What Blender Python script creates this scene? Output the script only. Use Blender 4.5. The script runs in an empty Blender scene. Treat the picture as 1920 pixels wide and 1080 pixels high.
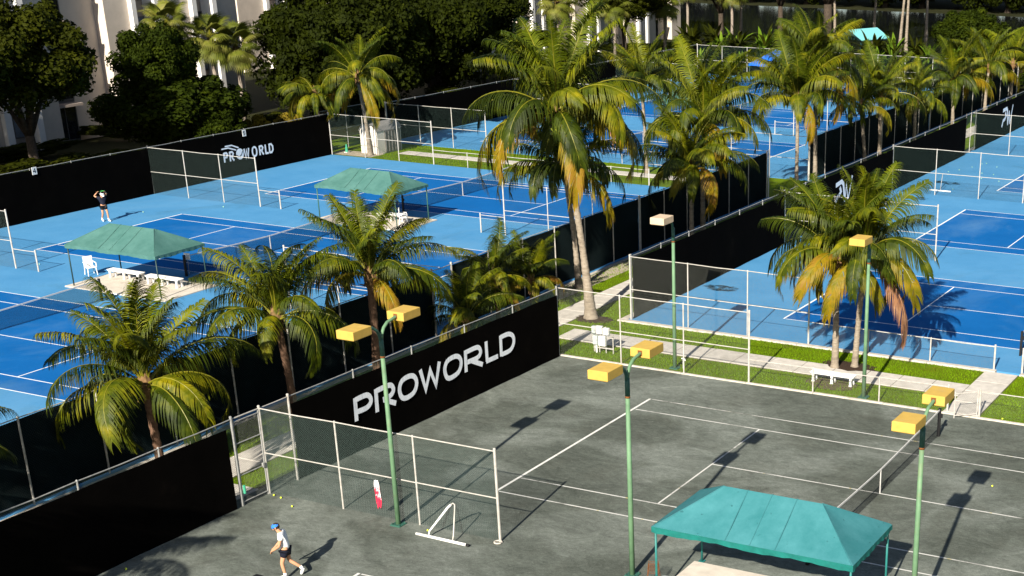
import bpy, bmesh, math, random
from mathutils import Vector, Matrix
R_ = math.radians
sc = bpy.context.scene
C = sc.collection

# ------------------------------------------------------------------ camera
CAM = Vector((15.4468, -44.3367, 19.0011)); YAW, PITCH, ROLL, FPX = -0.4195, -0.4055, 0.012, 2765.4
f = Vector((math.sin(YAW)*math.cos(PITCH), math.cos(YAW)*math.cos(PITCH), math.sin(PITCH)))
rt = f.cross(Vector((0, 0, 1))).normalized(); up = rt.cross(f)
r2 = math.cos(ROLL)*rt + math.sin(ROLL)*up; u2 = -math.sin(ROLL)*rt + math.cos(ROLL)*up
cd = bpy.data.cameras.new('camera'); cam = bpy.data.objects.new('camera', cd); C.objects.link(cam)
cam.matrix_world = Matrix.Translation(CAM) @ Matrix((r2, u2, -f)).transposed().to_4x4()
cd.sensor_width = 36; cd.lens = 36*FPX/1920; cd.shift_x = -472.67/1920; cd.shift_y = 437.47/1920
cd.clip_start = 0.5; cd.clip_end = 3000
sc.camera = cam

# ------------------------------------------------------------------ light
SUN_AZ = R_(-81.2); SUN_EL = R_(30.3)
to_sun = Vector((math.cos(SUN_AZ)*math.cos(SUN_EL), math.sin(SUN_AZ)*math.cos(SUN_EL), math.sin(SUN_EL)))
w = bpy.data.worlds.new('World'); sc.world = w; w.use_nodes = True
nt = w.node_tree; bg = nt.nodes['Background']; sky = nt.nodes.new('ShaderNodeTexSky')
sky.sky_type = 'NISHITA'; sky.sun_disc = False; sky.sun_elevation = SUN_EL
sky.sun_rotation = math.atan2(to_sun.x, to_sun.y) % (2*math.pi)
nt.links.new(sky.outputs[0], bg.inputs[0]); bg.inputs[1].default_value = 0.05
sl = bpy.data.lights.new('sun', 'SUN'); sl.energy = 5.0; sl.angle = R_(0.53); sl.color = (1.0, 0.93, 0.80)
so = bpy.data.objects.new('sun', sl); C.objects.link(so); so.rotation_euler = to_sun.to_track_quat('Z', 'Y').to_euler()
sc.view_settings.view_transform = 'Standard'; sc.view_settings.look = 'None'
sc.view_settings.exposure = 1.05; sc.view_settings.gamma = 1.0; sc.view_settings.use_curve_mapping = False
sc.render.engine = 'CYCLES'; sc.cycles.use_denoising = True
sc.cycles.max_bounces = 6; sc.cycles.diffuse_bounces = 2; sc.cycles.glossy_bounces = 2
sc.cycles.transmission_bounces = 2; sc.cycles.transparent_max_bounces = 6
sc.cycles.caustics_reflective = False; sc.cycles.caustics_refractive = False

# ------------------------------------------------------------------ helpers
class MB:
    def __init__(s): s.v = []; s.f = []
    def quad(s, a, b, c, d):
        n = len(s.v); s.v += [tuple(a), tuple(b), tuple(c), tuple(d)]; s.f.append((n, n+1, n+2, n+3)); return s
    def poly(s, pts):
        n = len(s.v); s.v += [tuple(p) for p in pts]; s.f.append(tuple(range(n, n+len(pts)))); return s
    def box(s, x0, x1, y0, y1, z0, z1):
        n = len(s.v)
        s.v += [(x0,y0,z0),(x1,y0,z0),(x1,y1,z0),(x0,y1,z0),(x0,y0,z1),(x1,y0,z1),(x1,y1,z1),(x0,y1,z1)]
        s.f += [tuple(n+i for i in q) for q in ((3,2,1,0),(4,5,6,7),(0,1,5,4),(1,2,6,5),(2,3,7,6),(3,0,4,7))]; return s
    def bbox(s, x0, x1, y0, y1, z0, z1, b=0.02):
        # box with a chamfered top edge
        n = len(s.v)
        s.v += [(x0,y0,z0),(x1,y0,z0),(x1,y1,z0),(x0,y1,z0),(x0,y0,z1-b),(x1,y0,z1-b),(x1,y1,z1-b),(x0,y1,z1-b),
                (x0+b,y0+b,z1),(x1-b,y0+b,z1),(x1-b,y1-b,z1),(x0+b,y1-b,z1)]
        q = [(3,2,1,0),(8,9,10,11)]
        for i in range(4):
            j = (i+1) % 4; q += [(i,j,4+j,4+i),(4+i,4+j,8+j,8+i)]
        s.f += [tuple(n+i for i in k) for k in q]; return s
    def tube(s, pts, rad, n=8, cap=True):
        pts = [Vector(p) for p in pts]; m = len(pts)
        if not hasattr(rad, '__len__'): rad = [rad]*m
        base = len(s.v); prev = None
        for i, p in enumerate(pts):
            t = (pts[min(i+1, m-1)]-pts[max(i-1, 0)])
            t = t.normalized() if t.length > 1e-9 else Vector((0, 0, 1))
            if prev is None:
                a = Vector((1, 0, 0)) if abs(t.x) < .9 else Vector((0, 1, 0)); prev = t.cross(a).normalized()
            prev = (prev - t*prev.dot(t)).normalized(); q = t.cross(prev)
            for k in range(n):
                an = 2*math.pi*k/n; s.v.append(tuple(p + rad[i]*(math.cos(an)*prev+math.sin(an)*q)))
        for i in range(m-1):
            for k in range(n):
                a = base+i*n+k; b = base+i*n+(k+1) % n; s.f.append((a, b, b+n, a+n))
        if cap:
            s.f.append(tuple(base+k for k in range(n-1, -1, -1))); s.f.append(tuple(base+(m-1)*n+k for k in range(n)))
        return s
    def ball(s, c, r, nu=8, nv=6, sz=1.0):
        b = len(s.v); c = Vector(c)
        for j in range(nv+1):
            th = math.pi*j/nv
            for i in range(nu):
                ph = 2*math.pi*i/nu; s.v.append((c.x+r*math.sin(th)*math.cos(ph), c.y+r*math.sin(th)*math.sin(ph), c.z+r*sz*math.cos(th)))
        for j in range(nv):
            for i in range(nu):
                a = b+j*nu+i; d = b+j*nu+(i+1) % nu; s.f.append((a, a+nu, d+nu, d))
        return s
    def mesh(s, name, mat=None, smooth=False):
        me = bpy.data.meshes.new(name); me.from_pydata(s.v, [], s.f); me.validate(clean_customdata=False)
        if mat: me.materials.append(mat)
        if smooth: me.polygons.foreach_set('use_smooth', [True]*len(me.polygons))
        me.update(); return me
    def build(s, name, mat, parent=None, smooth=False, loc=None):
        return link(name, s.mesh(name, mat, smooth), parent, loc)

def link(name, me, parent=None, loc=None, rz=0.0, scale=None):
    o = bpy.data.objects.new(name, me); C.objects.link(o)
    if parent: o.parent = parent
    if loc: o.location = loc
    if rz: o.rotation_euler = (0, 0, rz)
    if scale: o.scale = scale
    return o
def tag(o, label, cat=None, group=None):
    o['label'] = label
    if cat: o['category'] = cat
    if group: o['group'] = group
    return o
def thing(name, label, cat, loc=(0, 0, 0), rz=0.0, group=None):
    o = bpy.data.objects.new(name, None); C.objects.link(o); o.empty_display_size = 0.2
    o.location = loc; o.rotation_euler = (0, 0, rz); return tag(o, label, cat, group)
def struct(o): o['kind'] = 'structure'; return o
def stuff(o): o['kind'] = 'stuff'; return o
def copytree(o, loc=None, rz=None, parent=None):
    c = o.copy(); C.objects.link(c)
    if parent: c.parent = parent
    if loc is not None: c.location = loc
    if rz is not None: c.rotation_euler = (0, 0, rz)
    for ch in list(o.children): copytree(ch, parent=c)
    return c

# ------------------------------------------------------------------ materials
class NT:
    def __init__(s, name):
        s.m = bpy.data.materials.new(name); s.m.use_nodes = True; s.t = s.m.node_tree
        s.p = s.t.nodes['Principled BSDF']; s.out = s.t.nodes['Material Output']
    def n(s, typ, **kw):
        x = s.t.nodes.new('ShaderNode'+typ)
        for k, v in kw.items():
            if k.startswith('_'): setattr(x, k[1:], v)
            else:
                i = x.inputs[int(k[1:])] if k[0] == 'i' and k[1:].isdigit() else x.inputs[k]
                if isinstance(v, bpy.types.NodeSocket): s.t.links.new(v, i)
                else: i.default_value = v
        return x
    def l(s, a, b): s.t.links.new(a, b)
    def ramp(s, fac, stops):
        r = s.n('ValToRGB'); s.l(fac, r.inputs[0]); e = r.color_ramp.elements
        while len(e) < len(stops): e.new(0.5)
        for x, (p, c) in zip(e, stops): x.position = p; x.color = (*c, 1) if len(c) == 3 else c
        return r.outputs[0]
    def noise(s, vec, scale, detail=4, rough=.6, dist=0):
        n = s.n('TexNoise', Scale=scale, Detail=detail, Roughness=rough, Distortion=dist)
        if vec: s.l(vec, n.inputs['Vector'])
        return n.outputs['Fac']
    def mix(s, fac, a, b, mode='MIX'):
        x = s.n('MixRGB', _blend_type=mode)
        for i, v in enumerate((fac, a, b)):
            if isinstance(v, bpy.types.NodeSocket): s.l(v, x.inputs[i])
            else: x.inputs[i].default_value = v if i == 0 else ((*v, 1) if len(v) == 3 else v)
        return x.outputs[0]
    def bump(s, h, strength=.3, dist=.02):
        b = s.n('Bump', Strength=strength, Distance=dist); s.l(h, b.inputs['Height']); s.l(b.outputs[0], s.p.inputs['Normal'])
    def col(s, c):
        if isinstance(c, bpy.types.NodeSocket): s.l(c, s.p.inputs['Base Color'])
        else: s.p.inputs['Base Color'].default_value = (*c, 1)
    def rough(s, r, spec=.5, metal=0):
        s.p.inputs['Roughness'].default_value = r; s.p.inputs['Specular IOR Level'].default_value = spec; s.p.inputs['Metallic'].default_value = metal
    def pos(s): return s.n('NewGeometry').outputs['Position']
    def obj(s): return s.n('TexCoord').outputs['Object']
    def rnd(s): return s.n('ObjectInfo').outputs['Random']

def mat_var(name, c, var=.25, scale=6, rough=.6, spec=.3, metal=0, bump=0, world=True, dirt=None):
    """base colour with noise mottling"""
    k = NT(name); v = k.pos() if world else k.obj()
    n = k.noise(v, scale, 5); lo = tuple(x*(1-var) for x in c); hi = tuple(min(1, x*(1+var)) for x in c)
    col = k.ramp(n, [(.3, lo), (.7, hi)])
    if dirt:
        d = k.noise(v, scale*.23, 6, .7); col = k.mix(k.ramp(d, [(.55, (0, 0, 0)), (.75, (1, 1, 1))]), col, dirt)
    k.col(col); k.rough(rough, spec, metal)
    if bump: k.bump(n, bump)
    return k.m

def blue_mat(name, c, c2):
    k = NT(name); p = k.pos()
    n1 = k.noise(p, .35, 6, .65); n2 = k.noise(p, 9, 4, .7); n3 = k.noise(p, 55, 3, .7)
    col = k.mix(k.ramp(n1, [(.3, (0, 0, 0)), (.72, (1, 1, 1))]), c, c2)
    col = k.mix(k.ramp(n2, [(.35, (0, 0, 0)), (.75, (.22, .22, .22))]), col, tuple(x*.72 for x in c))
    col = k.mix(.16, col, k.ramp(n3, [(.3, (.1, .1, .1)), (.7, (.85, .85, .85))]), 'OVERLAY')
    st = k.noise(p, .16, 8, .75, 1.2)
    col = k.mix(k.ramp(st, [(.56, (0, 0, 0)), (.70, (.34, .34, .34))]), col, (.05, .14, .20))
    fd = k.noise(p, .07, 7, .7, .8); col = k.mix(k.ramp(fd, [(.52, (0, 0, 0)), (.72, (.30, .30, .30))]), col, (.16, .30, .44))
    k.col(col); k.rough(.85, .06); k.bump(n3, .12, .01); return k.m

M = {}
M['blue_outer'] = blue_mat('blue_outer', (.058, .220, .43), (.085, .268, .49))
M['blue_inner'] = blue_mat('blue_inner', (.003, .094, .31), (.007, .118, .37))

def clay_mat():
    k = NT('clay'); p = k.pos()
    mp = k.n('Mapping'); k.l(p, mp.inputs[0]); mp.inputs['Scale'].default_value = (.85, 1.35, 1); mp.inputs['Rotation'].default_value = (0, 0, .35)
    big = k.noise(p, .13, 4, .55, 1.4); mid = k.noise(mp.outputs[0], .7, 9, .74, 1.6); fine = k.noise(mp.outputs[0], 5.5, 7, .8, .9); grit = k.noise(p, 24, 4, .8)
    # sweeping arcs left by the drag broom
    wv = k.n('TexWave', _wave_type='RINGS', _rings_direction='Z', Scale=.055, Distortion=5.0, Detail=3.0)
    wv.inputs['Detail Scale'].default_value = .5; k.l(p, wv.inputs[0])
    bigc = k.ramp(big, [(.44, (0, 0, 0)), (.54, (1, 1, 1))])
    a = k.mix(.35, bigc, wv.outputs['Fac'])
    col = k.ramp(a, [(.05, (.080, .090, .077)), (.40, (.100, .112, .097)), (.65, (.120, .133, .117)), (.95, (.148, .163, .145))])
    col = k.mix(.48, col, k.ramp(mid, [(.34, (.24, .24, .24)), (.66, (.76, .76, .76))]), 'OVERLAY')
    col = k.mix(.62, col, k.ramp(fine, [(.32, (.26, .26, .26)), (.68, (.74, .74, .74))]), 'OVERLAY')
    col = k.mix(.55, col, k.ramp(grit, [(.3, (.25, .25, .25)), (.7, (.75, .75, .75))]), 'OVERLAY')
    br = k.noise(p, .5, 5, .7); col = k.mix(k.ramp(br, [(.5, (0, 0, 0)), (.8, (.3, .3, .3))]), col, (.085, .080, .062))
    sf = k.noise(mp.outputs[0], 2.6, 9, .82, .6); col = k.mix(k.ramp(sf, [(.57, (0, 0, 0)), (.66, (.5, .5, .5))]), col, (.20, .21, .19))
    k.col(col); k.rough(.95, .08); k.bump(k.mix(.5, fine, grit), .6, .025); return k.m
M['clay'] = clay_mat()
M['line'] = mat_var('line', (.80, .82, .84), .06, 3, .6, .3)
def clay_line():
    k = NT('clay_line'); p = k.pos(); n = k.noise(p, 2.2, 3, .6); n2 = k.noise(p, .28, 6, .75)
    col = k.ramp(n, [(.40, (.56, .55, .52)), (.62, (.62, .61, .58)), (.66, (.55, .45, .10)), (.70, (.58, .57, .53))])
    col = k.mix(k.ramp(n2, [(.50, (0, 0, 0)), (.62, (.97, .97, .97))]), col, (.10, .105, .09)); k.col(col); k.rough(.7, .2); return k.m
M['clay_line'] = clay_line()
M['base_line'] = mat_var('base_line', (.66, .65, .61), .15, 5, .7, .2, dirt=(.34, .34, .31))
M['concrete'] = mat_var('concrete', (.50, .465, .42), .14, 2.5, .9, .15, bump=.2, dirt=(.36, .33, .29))
M['pad'] = mat_var('pad', (.56, .50, .43), .12, 2.0, .9, .15, bump=.15, dirt=(.36, .31, .26))
M['kerb'] = mat_var('kerb', (.46, .42, .37), .2, 4, .9, .15, bump=.2, dirt=(.22, .19, .15))
M['joint'] = mat_var('joint', (.13, .115, .09), .3, 8, .95, .1)
def ground_mat():
    k = NT('ground'); p = k.pos(); n = k.noise(p, .25, 6, .65); n2 = k.noise(p, 5, 5, .7)
    col = k.mix(n2, k.ramp(n, [(.35, (.014, .020, .003)), (.6, (.026, .034, .005))]), (.022, .018, .011)); k.col(col); k.rough(.95, .1); k.bump(n2, .6, .05); return k.m
M['ground'] = ground_mat()
def turf_mat():
    k = NT('turf'); p = k.pos(); n = k.noise(p, .55, 6, .68); n2 = k.noise(p, 14, 5, .75)
    col = k.ramp(n, [(.28, (.075, .058, .024)), (.38, (.085, .125, .003)), (.62, (.115, .18, .001)), (.78, (.17, .21, .003))])
    col = k.mix(.35, col, k.ramp(n2, [(.3, (.1, .1, .1)), (.7, (.9, .9, .9))]), 'OVERLAY'); k.col(col); k.rough(.95, .1); k.bump(n2, .8, .05); return k.m
M['turf'] = turf_mat()
M['soil'] = mat_var('soil', (.10, .075, .05), .35, 9, .97, .05, bump=.5)
M['mulch'] = mat_var('mulch', (.045, .03, .022), .5, 20, .97, .05, bump=.8)
M['sand'] = mat_var('sand', (.36, .31, .24), .2, 5, .97, .05, bump=.3, dirt=(.16, .13, .09))
def blade_mat():
    k = NT('grass_blade'); p = k.pos(); n = k.noise(p, .5, 4, .65)
    col = k.ramp(n, [(.28, (.15, .13, .012)), (.42, (.130, .23, .001)), (.66, (.19, .32, .001)), (.82, (.28, .35, .003))]); k.col(col); k.rough(.7, .2)
    return leafify(k, .35)
def leafify(k, amt):
    tr = k.n('BsdfTranslucent'); mx = k.n('MixShader'); mx.inputs[0].default_value = amt
    src = k.p.inputs['Base Color'].links[0].from_socket if k.p.inputs['Base Color'].links else None
    if src: k.l(src, tr.inputs[0])
    else: tr.inputs[0].default_value = k.p.inputs['Base Color'].default_value
    k.l(k.p.outputs[0], mx.inputs[1]); k.l(tr.outputs[0], mx.inputs[2]); k.l(mx.outputs[0], k.out.inputs[0]); return k.m
M['blade'] = blade_mat()
M['galv'] = mat_var('galv', (.47, .445, .41), .18, 7, .5, .4, .15, dirt=(.34, .30, .25))
M['galv_dark'] = mat_var('galv_dark', (.30, .30, .29), .25, 7, .55, .4, .2)  # darker galv; on right-bank windscreen fences it paints in rail dimness under grazing sun
M['wire_black'] = mat_var('wire_black', (.012, .020, .020), .2, 4, .6, .2)
M['wire'] = mat_var('wire', (.030, .058, .050), .2, 4, .5, .3)
M['wire_grey'] = mat_var('wire_grey', (.15, .16, .14), .2, 4, .5, .4)
def screen_mat():
    k = NT('windscreen'); p = k.pos(); n = k.noise(p, .8, 6, .7); n2 = k.noise(p, 30, 3, .6)
    col = k.ramp(n, [(.3, (.0016, .0013, .0011)), (.6, (.0026, .0021, .0018)), (.85, (.0075, .006, .0045))]); k.col(col); k.rough(.95, .02); k.bump(n2, .15, .01); return k.m
M['screen'] = screen_mat()
M['screen_teal'] = mat_var('screen_teal', (.006, .0125, .015), .35, .9, .95, .03)
def paint_mat():
    k = NT('stencil_paint'); p = k.pos(); n = k.noise(p, 3.2, 5, .75); mp = k.n('Mapping'); k.l(p, mp.inputs[0]); mp.inputs['Scale'].default_value = (1, 5, .6)
    s = k.noise(mp.outputs[0], 2.5, 5, .7); col = k.ramp(s, [(.30, (.42, .44, .49)), (.46, (.82, .85, .90)), (.7, (.93, .94, .97))]); k.col(col); k.rough(.6, .3); return k.m
M['paint'] = paint_mat()
M['green_pole'] = mat_var('green_pole', (.115, .215, .120), .18, 3, .6, .25, dirt=(.16, .19, .10))
M['green_dark'] = mat_var('green_dark', (.03, .10, .075), .2, 4, .5, .4)
M['lamp_yellow'] = mat_var('lamp_yellow', (.50, .325, .070), .08, 5, .65, .25, dirt=(.46, .32, .12))
M['lamp_cream'] = mat_var('lamp_cream', (.56, .43, .30), .1, 5, .6, .3)
M['rust'] = mat_var('rust', (.16, .06, .02), .4, 20, .9, .1)
M['lens'] = mat_var('lens', (.25, .26, .27), .1, 5, .2, .6)
def canvas_mat(name, c, c2):
    k = NT(name); v = k.obj(); n = k.noise(v, .9, 6, .7); n2 = k.noise(v, 24, 4, .6); sp = k.noise(v, 6.5, 2, .5)
    col = k.mix(k.ramp(n, [(.3, (0, 0, 0)), (.72, (1, 1, 1))]), c, c2)
    col = k.mix(k.ramp(sp, [(.70, (0, 0, 0)), (.76, (.6, .6, .6))]), col, tuple(x*.45 for x in c)); k.col(col); k.rough(.75, .25); k.bump(n2, .2, .01)
    return leafify(k, .12)
M['teal'] = canvas_mat('teal_canvas', (.022, .148, .165), (.058, .222, .250))
M['teal_dark'] = mat_var('teal_valance', (.008, .13, .115), .2, 3, .8, .2, world=False)
M['green_canvas'] = canvas_mat('green_canvas', (.042, .128, .112), (.085, .200, .180))
M['blue_canvas'] = canvas_mat('blue_canvas', (.006, .10, .50), (.010, .14, .62))
M['frame_teal'] = mat_var('frame_teal', (.015, .15, .14), .15, 5, .5, .4)
M['frame_dark'] = mat_var('frame_dark', (.012, .04, .04), .2, 5, .5, .4)
M['plastic'] = mat_var('plastic', (.78, .77, .75), .05, 4, .45, .4)
M['box_grey'] = mat_var('box_grey', (.42, .46, .44), .12, 6, .5, .4)
M['black'] = mat_var('black', (.008, .008, .009), .2, 6, .6, .3)
M['net'] = mat_var('net', (.016, .017, .02), .2, 8, .8, .2)
M['tape'] = mat_var('tape', (.62, .60, .58), .12, 5, .7, .2)
M['ball'] = mat_var('ball', (.62, .72, .06), .06, 30, .8, .2)
M['ball_pale'] = mat_var('ball_pale', (.40, .68, .42), .06, 30, .8, .2)
# palms
def frond_mat(name, stops, transl=.12):
    k = NT(name); v = k.obj(); r = k.rnd(); n = k.noise(v, 1.6, 4, .6)
    a = k.n('Math', _operation='MULTIPLY_ADD'); k.l(r, a.inputs[0]); a.inputs[1].default_value = .34; k.l(n, a.inputs[2])
    b = k.n('Math', _operation='SUBTRACT'); k.l(a.outputs[0], b.inputs[0]); b.inputs[1].default_value = .17
    k.col(k.ramp(b.outputs[0], stops)); k.rough(.55, .2); return leafify(k, transl)
M['frond'] = frond_mat('frond', [(.25, (.013, .022, .0006)), (.45, (.034, .050, .0008)), (.62, (.085, .095, .001)), (.8, (.19, .165, .002))])
M['frond_young'] = frond_mat('frond_young', [(.25, (.028, .045, .0008)), (.5, (.066, .086, .001)), (.75, (.16, .165, .002))])
M['frond_old'] = frond_mat('frond_old', [(.22, (.055, .060, .0015)), (.45, (.11, .098, .002)), (.62, (.21, .14, .004)), (.8, (.22, .105, .018))])
M['frond_dead'] = frond_mat('frond_dead', [(.25, (.14, .06, .03)), (.5, (.25, .115, .055)), (.75, (.36, .20, .11))], .15)
M['rachis'] = mat_var('rachis', (.16, .15, .010), .25, 3, .5, .4, world=False)
M['rachis_dead'] = mat_var('rachis_dead', (.24, .12, .06), .25, 3, .7, .3, world=False)
def trunk_mat():
    k = NT('palm_trunk'); v = k.obj(); n = k.noise(v, 3, 6, .7); mp = k.n('Mapping'); k.l(v, mp.inputs[0]); mp.inputs['Scale'].default_value = (1, 1, 7)
    n2 = k.noise(mp.outputs[0], 2.2, 5, .7); col = k.ramp(k.mix(.5, n, n2), [(.32, (.10, .078, .058)), (.5, (.235, .195, .15)), (.68, (.36, .31, .25))]); k.col(col); k.rough(.9, .1); k.bump(n2, .7, .04); return k.m
M['trunk'] = trunk_mat()
M['trunk_brown'] = mat_var('trunk_brown', (.15, .088, .058), .4, 6, .95, .1, bump=.8, world=False)
M['fibre'] = mat_var('fibre', (.16, .095, .045), .45, 7, .95, .1, bump=.6, world=False)
M['coconut'] = mat_var('coconut', (.30, .33, .03), .25, 5, .5, .4, world=False)
M['coconut_y'] = mat_var('coconut_y', (.52, .38, .03), .2, 5, .5, .4, world=False)
def leaf_mat(name, stops, t=.2):
    k = NT(name); p = k.pos(); n = k.noise(p, .8, 4, .65); k.col(k.ramp(n, stops)); k.rough(.7, .07); return leafify(k, t)
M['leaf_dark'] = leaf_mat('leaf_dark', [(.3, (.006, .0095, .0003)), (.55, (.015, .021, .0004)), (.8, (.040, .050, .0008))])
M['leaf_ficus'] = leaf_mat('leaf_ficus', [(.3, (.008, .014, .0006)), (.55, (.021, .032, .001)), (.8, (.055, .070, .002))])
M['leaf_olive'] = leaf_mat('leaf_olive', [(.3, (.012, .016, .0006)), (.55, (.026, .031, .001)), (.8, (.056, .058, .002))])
M['leaf_yellow'] = leaf_mat('leaf_yellow', [(.3, (.09, .07, .010)), (.55, (.20, .145, .014)), (.8, (.32, .22, .02))])
M['leaf_lime'] = leaf_mat('leaf_lime', [(.3, (.05, .09, .006)), (.55, (.10, .17, .010)), (.8, (.18, .24, .02))])
M['fan'] = frond_mat('fan', [(.25, (.05, .065, .006)), (.5, (.10, .115, .012)), (.75, (.20, .19, .04))])
M['bark'] = mat_var('bark', (.055, .042, .032), .4, 6, .95, .1, bump=.7)
M['bark_pale'] = mat_var('bark_pale', (.24, .20, .165), .3, 5, .95, .1, bump=.6)
# buildings
M['stucco'] = mat_var('stucco', (.56, .49, .42), .07, 1.2, .9, .15, bump=.1)
M['white_trim'] = mat_var('white_trim', (.76, .74, .72), .05, 1.5, .8, .2)
M['spandrel'] = mat_var('spandrel', (.34, .28, .24), .12, 2, .85, .15)
M['glass'] = mat_var('glass', (.012, .014, .018), .2, 2, .08, .6)
M['glass_blue'] = mat_var('glass_blue', (.10, .13, .17), .3, 2, .15, .6)
M['win_frame'] = mat_var('win_frame', (.10, .095, .09), .1, 2, .6, .3)
M['roof'] = mat_var('roof', (.30, .28, .26), .15, 1, .9, .1)
M['shed_wall'] = mat_var('shed_wall', (.68, .63, .57), .06, 3, .6, .3)
M['shed_roof'] = mat_var('shed_roof', (.19, .185, .18), .12, 3, .7, .3)
M['shed_door'] = mat_var('shed_door', (.13, .12, .105), .15, 3, .7, .3)
def water_mat():
    k = NT('water'); p = k.pos(); mp = k.n('Mapping'); k.l(p, mp.inputs[0]); mp.inputs['Scale'].default_value = (.5, 1.4, 1)
    n = k.noise(mp.outputs[0], 2.6, 4, .6); k.col((.010, .012, .013)); k.rough(.06, .5); k.bump(n, .10, .05); return k.m
M['water'] = water_mat()
for nm, c in dict(skin=(.50, .26, .15), white_cloth=(.80, .80, .82), navy=(.008, .010, .022), cap_blue=(.03, .17, .60), shoe=(.78, .76, .74), hair=(.03, .02, .012),
                  sock=(.75, .75, .75), racket_green=(.05, .28, .06), towel_red=(.55, .035, .05), pink=(.7, .15, .35), cone=(.05, .33, .2), teal_roof=(.16, .46, .48), tan=(.45, .35, .2)).items():
    M[nm] = mat_var(nm, c, .10, 9, .75, .2)

# ------------------------------------------------------------------ ground, courts, paths
def sheet(name, x0, x1, y0, y1, z, mat, parent=None, th=None):
    b = MB()
    if th: b.box(x0, x1, y0, y1, z-th, z)
    else: b.quad((x0, y0, z), (x1, y0, z), (x1, y1, z), (x0, y1, z))
    return b.build(name, mat, parent)
struct(tag(sheet('ground', -1200, 1200, -400, 2000, -.08, M['ground']), 'dark planted ground around the tennis courts'))
XB, XS, YS, YD = 11.885, 6.40, 4.115, 5.485
def court_lines(parent, cx, cy, z, m_side, m_base):
    def ln(x0, x1, y0, y1, m): sheet('court_line', cx+x0, cx+x1, cy+y0, cy+y1, z, m, parent)
    for s in (-1, 1):
        ln(-XB+.1, XB-.1, s*YD-.032, s*YD+.032, m_side)
        ln(-XB+.1, XB-.1, s*YS-.032, s*YS+.032, m_side)
        ln(s*XB-.05, s*XB+.05, -YD-.025, YD+.025, m_base)
        ln(s*XS-.032, s*XS+.032, -YS+.032, YS-.032, m_side)
        ln(*(sorted((s*(XB-.15), s*(XB-.05)))), -.05, .05, m_side) if False else None
    ln(-XS+.032, XS-.032, -.032, .032, m_side)
def bank(name, label, x0, x1, y0, y1, courts):
    b = sheet(name, x0, x1, y0, y1, 0, M['blue_outer'], th=.2); struct(tag(b, label))
    for cx, cy in courts:
        sheet('playing_area', cx-XB, cx+XB, cy-YD, cy+YD, .004, M['blue_inner'], b)
        court_lines(b, cx, cy, .008, M['line'], M['line'])
    return b
XL = -43.18; LY = [.55, 18.96, 37.37]; LN = [62.3, 80.7, 99.1]; RY = [24.48, 42.92, 61.2, 79.6, 98.0]
bank('blue_court_slab', 'pale blue hard court surface with the two open green canopies on it', -61.55, -24.72, -30, 46.3, [(XL, y) for y in LY])
bank('blue_court_slab', 'pale blue hard court surface under the bright blue canopy', -61.55, -24.72, 53.15, 108.2, [(XL, y) for y in LN])
bank('blue_court_slab', 'pale blue hard court surface beside the twin palms and white bench', -18.5, 18.5, 15.42, 110, [(0, y) for y in RY])
clay = struct(tag(sheet('clay_court', -19.2, 18.6, -29, 9.0, 0, M['clay'], th=.2), 'dark grey green clay court surface with swept marks'))
for cy in (0, -18.3): court_lines(clay, 0, cy, .006, M['clay_line'], M['base_line'])

def kerb(label, x0, x1, y0, y1, z=.05):
    b = MB(); lx, ly = x1-x0, y1-y0; L = max(lx, ly); n = max(1, int(L/3)); rnd = random.Random(int(L*100))
    for i in range(n):
        a, c = i/n, (i+1)/n; j = rnd.uniform(-.012, .012)
        if lx > ly: b.bbox(x0+lx*a, x0+lx*c-.015, y0+j, y1+j, -.1, z+rnd.uniform(-.008, .008), .02)
        else: b.bbox(x0+j, x1+j, y0+ly*a, y0+ly*c-.015, -.1, z+rnd.uniform(-.008, .008), .02)
    return struct(tag(b.build('kerb', M['kerb']), label))
kerb('pale concrete kerb between the clay court and the grass', -18.4, 9, 9.0, 9.16, .05)
kerb('broad pale concrete kerb along the blue court beside the grass', -18.85, -.3, 15.12, 15.42, .05)
kerb('pale concrete kerb right of the blue court gateway', .75, 9, 15.12, 15.42, .05)
kerb('pale concrete kerb under the clay court gate and lettered fence', -19.36, -19.2, -29, -8.9, .04)
kerb('pale concrete edging along the palm walk beside the blue court', -18.85, -18.5, 15.44, 110, .04)
kerb('concrete edging along the back of the blue courts by the building', -61.72, -61.55, -30, 46.3, .05)
kerb('concrete edging between blue court and the palm walk', -24.72, -24.5, -30, 46.3, .03)

# lawns (turf sheets + blades)
lawns = [(-24.5, -18.86, 9.2, 108), (-24.5, -19.4, -30, 9.2), (-18.86, 14, 9.16, 15.12), (-61.5, -24.8, 46.31, 53.14), (-66, -61.75, 40, 62)]
for i, (a, b_, c, d) in enumerate(lawns):
    struct(tag(sheet('lawn', a, b_, c, d, -.012-.002*i, M['turf']), ['lawn strip with palms between the two banks of courts', 'lawn beside the gate behind the lettered fence', 'sunny lawn with the bench and path', 'lawn strip beside the garden shed', 'rough lawn behind the garden shed'][i]))
def walk(label, x0, x1, y0, y1, along, step=1.5, mat='concrete', z=.035, skip=None):
    base = struct(tag(sheet('sidewalk', x0, x1, y0, y1, .012, M['joint'], th=.08), label))
    L = (x1-x0) if along == 'x' else (y1-y0); n = max(1, round(L/step)); s = L/n; g = .014; rnd = random.Random(int(x0*10+y0))
    me = MB().bbox(g, s-g, g, ((y1-y0) if along == 'x' else (x1-x0))-g, 0, z-.012, .012).mesh('slab', M[mat])
    for i in range(n):
        o = link('slab', me, base, (x0+i*s, y0, .0125+rnd.uniform(0, .006)) if along == 'x' else (x1, y0+i*s, .0125+rnd.uniform(0, .006)))
        if along != 'x': o.rotation_euler = (0, 0, math.pi/2)
    return base
walk('concrete path running past the white bench on the lawn', -19.9, -.75, 11.3, 12.95, 'x')
walk('concrete path from the clay gate to the blue court gateway', -.75, .72, 9.2, 15.1, 'y')
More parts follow.
